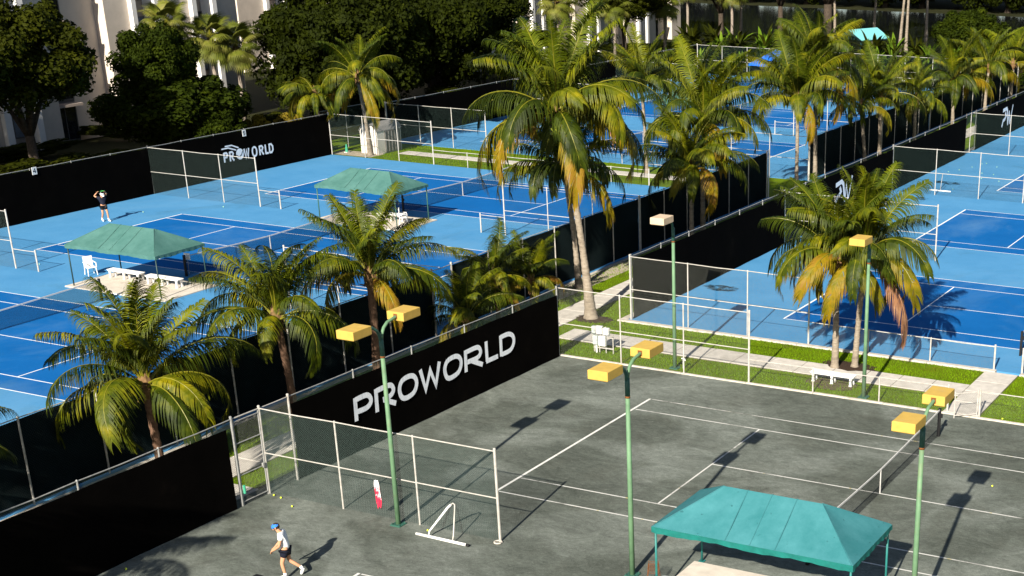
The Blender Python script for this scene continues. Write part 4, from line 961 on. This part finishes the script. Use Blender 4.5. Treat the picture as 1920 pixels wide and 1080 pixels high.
# ------------------------------------------------------------------ broadleaf trees, hedges
def crown_mesh(seed, mat, n_clump=90, leaves=330, leaf=.12, shape=(1, 1, .8), flat=False):
    """unit-radius crown of leaf clumps scaled on use"""
    rnd = random.Random(seed); b = MB()
    for c in range(n_clump):
        while True:
            p = Vector((rnd.uniform(-1, 1), rnd.uniform(-1, 1), rnd.uniform(-1, 1)))
            if .35 < p.length < 1: break
        p = Vector((p.x*shape[0], p.y*shape[1], p.z*shape[2]))*.86; cr = rnd.uniform(.12, .26)
        for _ in range(leaves):
            d = Vector((rnd.gauss(0, 1), rnd.gauss(0, 1), rnd.gauss(0, 1)+.25)).normalized(); q = p+d*cr*rnd.uniform(.65, 1.08)
            nn = (d+Vector((rnd.gauss(0, .55), rnd.gauss(0, .55), rnd.gauss(0, .55)))).normalized(); a = nn.cross(Vector((rnd.uniform(-1, 1), rnd.uniform(-1, 1), rnd.uniform(-1, 1)))).normalized(); e = nn.cross(a)
            s = leaf*rnd.uniform(.6, 1.25)*.16; l = s*1.7
            n = len(b.v); b.v += [tuple(q-a*l), tuple(q-e*s+nn*s*.2), tuple(q+a*l), tuple(q+e*s+nn*s*.2)]; b.f.append((n, n+1, n+2, n+3))
    return b.mesh('crown', M[mat])
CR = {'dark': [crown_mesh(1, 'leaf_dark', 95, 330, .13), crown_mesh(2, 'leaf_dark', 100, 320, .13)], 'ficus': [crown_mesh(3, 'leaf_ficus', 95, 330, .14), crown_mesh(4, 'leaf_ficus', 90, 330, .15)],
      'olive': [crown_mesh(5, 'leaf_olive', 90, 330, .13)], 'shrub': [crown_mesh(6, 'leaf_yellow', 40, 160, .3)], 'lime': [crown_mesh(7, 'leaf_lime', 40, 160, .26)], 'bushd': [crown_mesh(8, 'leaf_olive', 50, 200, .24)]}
def tree(label, x, y, zc, rx, ry, rz, kind='dark', seed=0, trunk_r=.32, name='broadleaf_tree', bark='bark', var=None, extra=()):
    rnd = random.Random(seed); t = thing(name, label, 'tree', (x, y, 0)); b = MB(); fork = max(.8, (zc-rz)*.75+.4)
    b.tube([(0, 0, -.2), (.08, .05, fork*.5), (.0, .1, fork)], [trunk_r*1.35, trunk_r, trunk_r*.85], 9)
    for k in range(6):
        a = k*1.05+seed; e = Vector((math.cos(a)*rx*.55, math.sin(a)*ry*.55, zc+rz*rnd.uniform(-.3, .35))); m_ = Vector((e.x*.45, e.y*.45, fork+(e.z-fork)*.6)); b.tube([(0, .1, fork-.2), m_, e], [trunk_r*.6, trunk_r*.36, .05], 6)
    b.build('trunk', M[bark], t, True)
    vs = CR[kind]; o = link('crown', vs[(seed if var is None else var) % len(vs)], t, (0, 0, zc), seed*1.3, (rx, ry, rz))
    for (dx, dy, z2, a2, b2, c2) in extra: link('crown', vs[(seed+1) % len(vs)], t, (dx, dy, z2), seed*2.7, (a2, b2, c2))
    return t
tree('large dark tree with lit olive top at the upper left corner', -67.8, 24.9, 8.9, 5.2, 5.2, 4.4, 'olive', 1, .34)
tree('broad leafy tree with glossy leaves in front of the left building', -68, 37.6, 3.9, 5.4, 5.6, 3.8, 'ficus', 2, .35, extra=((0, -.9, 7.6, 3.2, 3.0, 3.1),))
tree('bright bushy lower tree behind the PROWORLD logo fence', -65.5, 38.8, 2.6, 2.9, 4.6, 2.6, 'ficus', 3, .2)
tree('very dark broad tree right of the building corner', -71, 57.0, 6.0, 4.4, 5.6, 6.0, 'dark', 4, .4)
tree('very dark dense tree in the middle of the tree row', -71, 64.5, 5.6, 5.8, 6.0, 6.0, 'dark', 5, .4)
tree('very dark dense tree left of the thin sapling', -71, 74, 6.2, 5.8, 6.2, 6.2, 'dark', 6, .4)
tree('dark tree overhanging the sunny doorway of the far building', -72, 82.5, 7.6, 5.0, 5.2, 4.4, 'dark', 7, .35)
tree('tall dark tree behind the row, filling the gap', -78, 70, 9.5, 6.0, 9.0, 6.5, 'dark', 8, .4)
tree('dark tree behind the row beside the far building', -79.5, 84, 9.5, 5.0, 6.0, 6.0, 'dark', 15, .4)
tree('thin sapling on the lawn before the sunny doorway', -73.5, 90, 3.9, 1.7, 1.7, 1.5, 'dark', 9, .08, 'sapling')
tree('second thin sapling close to the doorway sapling', -72.5, 92.4, 4.4, 2.2, 2.2, 1.3, 'dark', 10, .09, 'sapling')
tree('round olive tree in front of the far building facade', -74.5, 115, 7.2, 5.2, 6.0, 3.2, 'olive', 11, .3)
tree('olive tree with dark trunk beside the far building end', -72, 136, 8.0, 4.2, 5.2, 3.0, 'olive', 12, .35)
tree('spreading tree over the lake shore', -68, 146, 8.4, 5.0, 5.0, 2.8, 'dark', 13, .35)
tree('wide dark tree with forked trunk against the water', -62, 148, 9.4, 6.0, 6.0, 3.4, 'dark', 14, .6)
tree('rounded glossy tree rising in front of the lake', -35.6, 126, 4.0, 4.9, 4.5, 3.6, 'ficus', 16, .3, var=0)
# tall trees south of the view whose shade falls on the building foot
for i, (x, y, zc, r) in enumerate(((-70, 14, 10, 5), (-76, 18, 10.5, 5), (-68, 20.5, 8.5, 4), (-77, 27, 8, 4))):
    tree(['dark shade tree standing left of the olive topped tree', 'dark shade tree close to the left building wall', 'lower dark shade tree at the back fence', 'dark tree tucked between wall and olive topped tree'][i], x, y, zc, r, r, r*.9, 'dark', 40+i, .4)
rnd = random.Random(77)
for i in range(26):   # far shore
    x = -150+i*8+rnd.uniform(-2, 2); y = 212+rnd.uniform(0, 5); r = rnd.uniform(6.5, 9)
    tree('dark tree in the unbroken row on the far shore of the lake', x, y, r*.82, r, r, r, 'dark', 100+i, .5)['group'] = 'trees on the far lake shore'
for i in range(20):  # unseen second row, added to close bright sky gaps in the lake reflection
    x = -160+i*12+rnd.uniform(-2, 2); r = rnd.uniform(10, 13)
    tree('taller dark tree added behind the row on the far shore of the lake', x, 232+rnd.uniform(-3, 3), r*.75, r, r*.8, r*.85, 'dark', 130+i, .5)['group'] = 'taller trees behind the far lake shore'
def shrub(label, x, y, rx, ry, h, kind, seed=0, group=None):
    t = thing('shrub', label, 'shrub', (x, y, 0), 0, group); b = MB()
    for k in range(5): a = k*1.26; b.tube([(0, 0, -.05), (math.cos(a)*rx*.4, math.sin(a)*ry*.4, h*.6)], [.04, .015], 5)
    b.build('stem', M['bark'], t); link('crown', CR[kind][0], t, (0, 0, h*.52), seed*2.1, (rx, ry, h*.55)); return t
for i, (x, y, rx, ry, h, k, lb) in enumerate(((-63.6, 46, 1.2, 2.2, 1.9, 'shrub', 'yellow leaved shrub beside the fence corner by the shed'), (-66, 43.8, 1.3, 1.6, 3.0, 'shrub', 'yellow green shrub at the foot of the building pillar'), (-66.2, 47.5, 1.3, 2.0, 2.7, 'shrub', 'yellow shrub with orange tips under the dark tree'), (-63.2, 15.0, 1.4, 2.4, 2.7, 'shrub', 'golden hedge shrub at the left edge behind the back fence'),
                                        (-60.4, 50.9, .6, .7, 1.2, 'shrub', 'small yellow shrub beside the garden shed'), (-77, 93.5, 1.2, 3.2, 1.5, 'lime', 'bright green clipped shrub under the sunny doorway'), (-77, 99, 1.2, 3.2, 1.3, 'lime', 'bright green clipped shrub right of the sunny doorway'), (-77.5, 123, 1.2, 5.0, 1.3, 'bushd', 'clipped hedge along the far building foot'), (-76, 128.5, 1.0, 3.0, 1.2, 'lime', 'lime shrub at the far building corner'),
                                        (-79, 33, 1.0, 6.0, 1.3, 'bushd', 'dark hedge along the left building foot'), (-79, 45, 1.0, 6.0, 1.3, 'bushd', 'dark hedge below the left building windows'), (-66, 69, 2.5, 9, 2.2, 'bushd', 'dark undergrowth below the tree row'), (-66.5, 23, 2.5, 6.5, 2.6, 'bushd', 'dark undergrowth below the olive topped tree'), (-66.5, 31, 2.5, 5.0, 2.2, 'bushd', 'dark undergrowth left of the glossy leafy tree'), (-70, 50.5, 3.0, 4.5, 2.0, 'bushd', 'dark undergrowth between the building and the shed fence'), (-72, 62, 3, 6, 2.2, 'bushd', 'dark undergrowth behind the orange tinged palm'), (-74, 97, 2.5, 6, 1.2, 'bushd', 'low dark shrub on the lawn by the far building'))):
    shrub(lb, x, y, rx, ry, h, k, i)
# tropical hedge behind the far end fence: clumps of broad arching leaves
def arching_clump(seed):
    rnd = random.Random(seed); b = MB()
    for k in range(46):
        a = rnd.uniform(0, 6.28); el = rnd.uniform(.5, 1.45); l = rnd.uniform(.7, 1.3); p = Vector((math.cos(a)*.15, math.sin(a)*.15, rnd.uniform(0, .9))); d = Vector((math.cos(a)*math.cos(el), math.sin(a)*math.cos(el), math.sin(el))); wv = Vector((-math.sin(a), math.cos(a), 0)); base = len(b.v)
        for j in range(5):
            ww = (.02, .09, .11, .07, 0)[j]; b.v += [tuple(p-wv*ww+Vector((0, 0, .02))), tuple(p+wv*ww+Vector((0, 0, .02)))]; d = (d+Vector((0, 0, -.30))).normalized(); p = p+d*l/4
        for j in range(4): q = base+2*j; b.f.append((q, q+1, q+3, q+2))
    return b.mesh('crown', M['leaf_lime' if seed % 3 == 0 else 'leaf_olive'])
AC = [arching_clump(i) for i in range(5)]
rnd = random.Random(9); k = 0
for row in range(3):
    for i in range(17):
        x = -66+i*3.2+rnd.uniform(-.8, .8)+row; y = 110.5+row*3.4+rnd.uniform(-.8, .8); h = rnd.uniform(2.6, 4.3)*(1.0 if row else .75)
        t = thing('tropical_bush', '%s bush in the %s row of the hedge behind the far end fence' % ('lime green' if k % 5 in (0, 3) else 'olive green', ('front', 'middle', 'back')[row]), 'bush', (x, y, 0), 0, 'hedge behind the far end fence')
        b = MB()
        for q in range(4): b.tube([(0, 0, -.05), (math.cos(q*1.6)*.3, math.sin(q*1.6)*.3, h*.5)], [.05, .02], 5)
        b.build('stem', M['bark'], t); link('crown', AC[k % 5], t, (0, 0, h*.12), rnd.uniform(0, 6), (h*.62, h*.62, h*.55)); link('crown', AC[(k+2) % 5], t, (.2, .2, h*.35), rnd.uniform(0, 6), (h*.5, h*.5, h*.45)); k += 1
for i in range(14):
    x = -24+i*1.2+rnd.uniform(-.6, .6)-.8*i; y = 113+i*.9+rnd.uniform(-2, 2); h = rnd.uniform(2.2, 3.8)
    t = thing('tropical_bush', 'bushy broad leaved plant between the palm walk and the lake', 'bush', (x, y, 0), 0, 'bushes between the palm walk and the lake')
    b = MB()
    for q in range(4): b.tube([(0, 0, -.05), (math.cos(q*1.6)*.3, math.sin(q*1.6)*.3, h*.5)], [.05, .02], 5)
    b.build('stem', M['bark'], t); link('crown', AC[i % 5], t, (0, 0, h*.12), rnd.uniform(0, 6), (h*.62, h*.62, h*.55)); link('crown', AC[(i+1) % 5], t, (.1, .2, h*.35), rnd.uniform(0, 6), (h*.5, h*.5, h*.45))

# lake, far palms, teal roof
b = MB(); b.poly([(-96, 150, -.05), (-70, 146, -.05), (-50, 138, -.05), (-26, 128, -.05), (60, 118, -.05), (120, 205, -.05), (-20, 207, -.05), (-140, 205, -.05)])
struct(tag(b.build('lake', M['water']), 'still grey lake beyond the courts reflecting the far shore'))
for i, (x, y, lb) in enumerate(((-61, 148.5, 'slim bare palm trunk left of the teal roof'), (-59, 158, 'slim bare palm trunk right behind the teal roof'), (-49.3, 143.8, 'slim straight palm trunk standing in front of the water'), (-54, 166, 'slim palm trunk farther along the shore'), (-52.3, 150, 'thin leaning palm trunk beside the straight one'))):
    palm(lb, (x, y, 0), (x+(-.6, .5, .1, -.3, 1.2)[i], y, 12.5+i*.5), 1.1, 18, 60+i, .22, .15, name='tall_palm')
t = thing('shelter', 'small teal roofed shelter by the lake', 'shelter', (-50.6, 131.3, 0), 1.2)
for i in (-1, 1):
    for j in (-1, 1): MB().box(i*2.0-.08, i*2.0+.08, j*1.6-.08, j*1.6+.08, 0, 2.6).build('post', M['frame_dark'], t)
b = MB()
for s in (-1, 1): b.quad((-2.6, s*2.2, 2.45), (2.6, s*2.2, 2.45), (2.6, 0, 3.55), (-2.6, 0, 3.55))
b.build('roof', M['teal_roof'], t)
b = MB()
for s in (-1, 1): b.box(-2.6, 2.6, s*2.2-.03, s*2.2+.03, 2.3, 2.44)
b.build('fascia', M['frame_dark'], t)
for s in (-1, 1): MB().poly([(s*2.5, -2.1, 2.45), (s*2.5, 2.1, 2.45), (s*2.5, 0, 3.48)]).build('gable', M['frame_dark'], t)

# ------------------------------------------------------------------ buildings
def building(label, x, y0, y1, h, depth, bays, storey=3.05, end_windows=True):
    """condominium block: facade faces +x; bays = list of (y, kind)"""
    t = thing('apartment_building', label, 'building', (x, y0, 0)); L = y1-y0
    MB().box(-depth, -1.3, 0, L, 0, h).build('core_wall', M['stucco'], t)
    MB().box(-depth-.3, .3, -.3, L+.3, h, h+.5).build('roof', M['roof'], t)
    n = int(h/storey)
    for (a, c, kind) in bays:
        a -= y0; c -= y0
        if kind == 'wall': MB().box(-1.3, 0, a, c, 0, h).build('wall_panel', M['stucco'], t)
        elif kind == 'back': MB().box(-1.3, -1.12, a, c, 0, h).build('recessed_wall', M['stucco'], t)
        elif kind == 'pil': MB().box(-1.25, .42, a, c, 0, h).build('pilaster', M['white_trim'], t)
        elif kind in ('win', 'dark'):
            MB().box(-1.3, -.9, a, c, 0, h).build('recessed_wall', M['spandrel'] if kind == 'win' else M['win_frame'], t)
            for k in range(n):
                z = k*storey+(.95 if kind == 'win' else .15); z1 = k*storey+2.75
                wf = MB(); fw = .07
                wf.box(-.88, -.80, a+.06, a+.06+fw, z, z1); wf.box(-.88, -.80, c-.06-fw, c-.06, z, z1); wf.box(-.88, -.80, a+.13, c-.13, z, z+fw); wf.box(-.88, -.80, a+.13, c-.13, z1-fw, z1)
                m_ = (a+c)/2; wf.box(-.88, -.80, m_-.03, m_+.03, z+fw, z1-fw); o = wf.build('window', M['win_frame'], t)
                for (p, q) in ((a+.13, m_-.03), (m_+.03, c-.13)): MB().box(-.87, -.85, p, q, z+fw, z1-fw).build('pane', M['glass_blue' if (k+int(a)) % 3 == 0 and kind == 'win' else 'glass'], o)
                if kind == 'dark': MB().box(-.9, .02, a, c, k*storey+2.8, k*storey+3.0).build('balcony_slab', M['spandrel'], t)
    # sunlit end wall windows
    for k in range(n):
        for xx in (-depth*.35, -depth*.7):
            o = MB().box(xx-.8, xx+.8, -.05, .0, k*storey+.9, k*storey+2.4).build('window', M['win_frame'], t); MB().box(xx-.72, xx+.72, -.06, -.05, k*storey+.98, k*storey+2.32).build('pane', M['glass'], o)
    return t
bA = [(26, 30, 'wall'), (30, 30.45, 'pil'), (30.45, 32.3, 'win'), (32.3, 32.75, 'pil'), (32.75, 34.6, 'wall'), (34.6, 35.2, 'pil'), (35.2, 37.4, 'win'), (37.4, 37.95, 'pil'), (37.95, 40.0, 'wall'), (40.0, 42.3, 'dark'), (42.3, 45.75, 'back'), (45.75, 48.2, 'wall'), (48.2, 48.65, 'pil'), (48.65, 50.6, 'win'), (50.6, 51.05, 'pil'), (51.05, 54.7, 'wall'), (54.7, 55.2, 'pil'), (55.2, 57.0, 'win'), (57.0, 57.5, 'pil'), (57.5, 60.2, 'wall'), (60.2, 61.3, 'back')]
building('beige apartment building with white pilasters at the left', -82, 26, 61.3, 15.5, 13, bA)
bB = []; y = 92.0
pat = [(.5, 'pil'), (1.7, 'win'), (.5, 'pil'), (2.6, 'wall'), (2.2, 'dark'), (2.4, 'back'), (2.6, 'wall')]
i = 0
bB.append((y, y+2.2, 'wall')); y += 2.2
while y < 142:
    d, k_ = pat[i % len(pat)]; bB.append((y, y+d, k_)); y += d; i += 1
building('beige apartment building with white pilasters beyond the dark trees', -82, 92, y, 15.5, 13, bB)
building('cream apartment block glimpsed between the dark trees', -104, 84, 100, 15.5, 12, [(84, 88, 'wall'), (88, 88.5, 'pil'), (88.5, 91, 'win'), (91, 91.5, 'pil'), (91.5, 100, 'wall')])

# ------------------------------------------------------------------ people
def skin_obj(name, verts, edges, radii, mat, parent, sub=2, root=0):
    me = bpy.data.meshes.new(name); me.from_pydata([tuple(v) for v in verts], edges, []); me.materials.append(mat); o = link(name, me, parent)
    md = o.modifiers.new('skin', 'SKIN'); md.use_smooth_shade = True; md.use_x_symmetry = False
    if not me.skin_vertices: me.skin_vertices.new() if hasattr(me.skin_vertices, 'new') else None
    sv = me.skin_vertices[0].data
    for i, r in enumerate(radii): sv[i].radius = (r, r) if not isinstance(r, tuple) else r
    sv[root].use_root = True
    s = o.modifiers.new('sub', 'SUBSURF'); s.levels = sub; s.render_levels = sub; return o
def person(label, loc, rz, J, top='white_cloth', bottom='navy', cap='cap_blue', sleeve=.55, brim=True, tilt=0):
    t = thing('person', label, 'person', loc, rz); V = []; E = []; Rd = []
    def add(p, r, par=None):
        V.append(Vector(p)); Rd.append(r)
        if par is not None: E.append((par, len(V)-1))
        return len(V)-1
    pel = add(J['pelvis'], .125); bel = add(J['belly'], .115, pel); che = add(J['chest'], .13, bel); nk = add(J['neck'], .055, che); hb = add(J['head'], .082, nk)
    top_h = Vector(J['head'])+(Vector(J['head'])-Vector(J['neck'])).normalized()*.1; add(top_h, .078, hb)
    fw = Vector((1, 0, 0)); fw = fw-(top_h-Vector(J['head'])).normalized()*fw.dot((top_h-Vector(J['head'])).normalized())
    for sd in ('l', 'r'):
        sh = add(J['sh_'+sd], .062, che); el = add(J['el_'+sd], .045, sh); wr = add(J['wr_'+sd], .030, el); d = (V[wr]-V[el]).normalized(); pm = add(V[wr]+d*.07, .034, wr)
        sv = d.cross(Vector((0, 0, 1))); sv = sv.normalized() if sv.length > .1 else Vector((0, 1, 0))
        for q, (o_, l) in enumerate(((-.030, .068), (-.010, .080), (.010, .076), (.030, .060))):
            f1 = add(V[pm]+sv*o_+d*.03, .009, pm); f2 = add(V[f1]+d*l*.5+Vector((0, 0, -.012)), .009, f1); add(V[f2]+d*l*.35+Vector((0, 0, -.03)), .008, f2)
        th = add(V[wr]+d*.03+sv*(-.045 if sd == 'l' else .045), .011, wr); add(V[th]+d*.04+sv*(-.015 if sd == 'l' else .015), .009, th)
        hp = add(J['hip_'+sd], .098, pel); kn = add(J['kn_'+sd], .062, hp); cf = add(V[kn].lerp(Vector(J['an_'+sd]), .35), .060, kn); an = add(J['an_'+sd], .040, cf); add(J['toe_'+sd], .035, an)
    body = skin_obj('body', V, E, Rd, M['skin'], t, 2)
    H = Vector(J['head'])
    fb = MB(); fx = fw.normalized() if fw.length > .1 else Vector((1, 0, 0)); upv = (top_h-H).normalized(); sx = upv.cross(fx)
    fb.tube([H+fx*.085+upv*.045, H+fx*.115+upv*.0, H+fx*.09-upv*.01], [.010, .018, .012], 6)   # nose
    fb.build('nose', M['skin'], t, True)
    for s in (-1, 1):
        MB().ball(H+fx*.083+sx*s*.034+upv*.045, .012, 6, 5).build('eye', M['black'], t, True); MB().ball(H+sx*s*.094+upv*.03, .026, 6, 5, 1.4).build('ear', M['skin'], t, True)
    MB().tube([H+fx*.082+sx*.028-upv*.045, H+fx*.09-upv*.048, H+fx*.082-sx*.028-upv*.045], .007, 5).build('mouth', M['hair'], t, True)
    hb_ = MB().ball((0, 0, 0), .108, 12, 8); o = hb_.build('hair', M['hair'], t, True); o.location = H+upv*.055-fx*.018; o.scale = (1, .95, 1.0)
    cb = MB(); nu = 14
    for j in range(5):
        th = j*.42; 
        for i in range(nu): a = 6.283*i/nu; cb.v.append(tuple(H+upv*(.07+.085*math.cos(th))+(fx*math.cos(a)*1.05+sx*math.sin(a))*(.118*math.sin(th) if j else .004)))
    for j in range(4):
        for i in range(nu): cb.f.append((j*nu+i, j*nu+(i+1) % nu, (j+1)*nu+(i+1) % nu, (j+1)*nu+i))
    c_ = cb.build('cap', M[cap], t, True)
    if brim: MB().poly([tuple(H+upv*.068+fx*(.10+.09*math.cos(a))+sx*.085*math.sin(a)) for a in [k*.449-1.57 for k in range(8)]]).build('brim', M[cap], c_)
    # shirt
    S = []; SE = []; SR = []
    def sa(p, r, par=None):
        S.append(Vector(p)); SR.append(r)
        if par is not None: SE.append((par, len(S)-1))
        return len(S)-1
    P, Bv, Cv, N = (Vector(J[k]) for k in ('pelvis', 'belly', 'chest', 'neck'))
    q0 = sa(P-(Bv-P)*.22, .160); q1 = sa(Bv, .148, q0); q2 = sa(Cv, .168, q1); sa(Cv.lerp(N, .8), .075, q2)
    for sd in ('l', 'r'):
        a = Vector(J['sh_'+sd]); e = Vector(J['el_'+sd]); k1 = sa(a, .088, q2); sa(a.lerp(e, sleeve), .080, k1)
    skin_obj('shirt', S, SE, SR, M[top], t, 2)
    S, SE, SR = [], [], []; q0 = sa(P+(Bv-P)*.12, .150)
    for sd in ('l', 'r'):
        a = Vector(J['hip_'+sd]); e = Vector(J['kn_'+sd]); k1 = sa(a.lerp(e, .12), .128, q0); sa(a.lerp(e, .62), .112, k1)
    skin_obj('shorts', S, SE, SR, M[bottom], t, 2)
    for sd in ('l', 'r'):
        an = Vector(J['an_'+sd]); to = Vector(J['toe_'+sd]); kn = Vector(J['kn_'+sd]); heel = an-(to-an).normalized()*.05+Vector((0, 0, -.05 if an.z < .15 else -.03))
        skin_obj('shoe', [heel, an.lerp(to, .5)+Vector((0, 0, -.012)), to+(to-an).normalized()*.05], [(0, 1), (1, 2)], [.052, .056, .042], M['shoe'], t, 2)
        MB().tube([an+Vector((0, 0, -.02)), an.lerp(kn, .22)], [.048, .052], 8).build('sock', M['sock'], t, True)
    return t
J1 = dict(pelvis=(0, 0, .93), belly=(.0, 0, 1.10), chest=(.05, 0, 1.33), neck=(.12, 0, 1.50), head=(.17, 0, 1.60), sh_l=(.05, .19, 1.41), el_l=(.10, .27, 1.13), wr_l=(.30, .14, .95), sh_r=(.05, -.19, 1.41), el_r=(.13, -.25, 1.12), wr_r=(.32, -.06, .93),
          hip_l=(0, .10, .90), kn_l=(.12, .11, .50), an_l=(.06, .11, .10), toe_l=(.22, .12, .045), hip_r=(0, -.10, .90), kn_r=(-.06, -.11, .50), an_r=(-.42, -.12, .22), toe_r=(-.36, -.12, .06))
person('player in white shirt, navy shorts and blue cap walking on the clay', (-13.6, -13.9, 0), R_(212), J1, brim=False)
J2 = dict(pelvis=(-.03, 0, .95), belly=(-.07, 0, 1.12), chest=(-.12, 0, 1.33), neck=(-.06, 0, 1.50), head=(.02, 0, 1.59), sh_l=(-.10, .19, 1.42), el_l=(-.22, .38, 1.62), wr_l=(-.02, .22, 1.74), sh_r=(-.14, -.19, 1.43), el_r=(-.42, -.30, 1.50), wr_r=(-.28, -.16, 1.70),
          hip_l=(-.02, .10, .92), kn_l=(.10, .13, .52), an_l=(.10, .14, .10), toe_l=(.27, .16, .045), hip_r=(-.02, -.10, .92), kn_r=(.02, -.12, .50), an_r=(-.16, -.14, .14), toe_r=(.0, -.15, .05))
srv = person('server in dark navy shirt, black shorts and white cap with both arms raised', (-57.5, 20.75, 0), R_(-20), J2, 'navy', 'black', 'white_cloth', .45)
t = thing('tennis_racket', 'tennis racket with green head held up behind the white cap of the server', 'racket', (-57.5, 20.75, 0), R_(-20))
MB().tube([(-.10, -.02, 1.72), (.02, 0, 1.80)], .018, 6).build('handle', M['black'], t)
hp = [(.02+.17*(1-math.cos(a)), .13*math.sin(a), 1.80+.05*(1-math.cos(a))) for a in [k*.4488 for k in range(15)]]
MB().tube(hp, .014, 6).build('hoop', M['racket_green'], t); b = MB()
for k in range(7): y_ = -.10+.033*k; b.tube([(.06, y_, 1.815), (.30, y_, 1.885)], .002, 3)
b.build('strings', M['racket_green'], t)
J3 = dict(J1); J3.update(an_r=(-.12, -.11, .10), toe_r=(.05, -.12, .045), kn_r=(-.02, -.11, .5))
person('player in white cap half hidden by the full round palm crown', (-43.5, 58.2, 0), R_(-60), J3, 'pink', 'white_cloth', 'white_cloth')
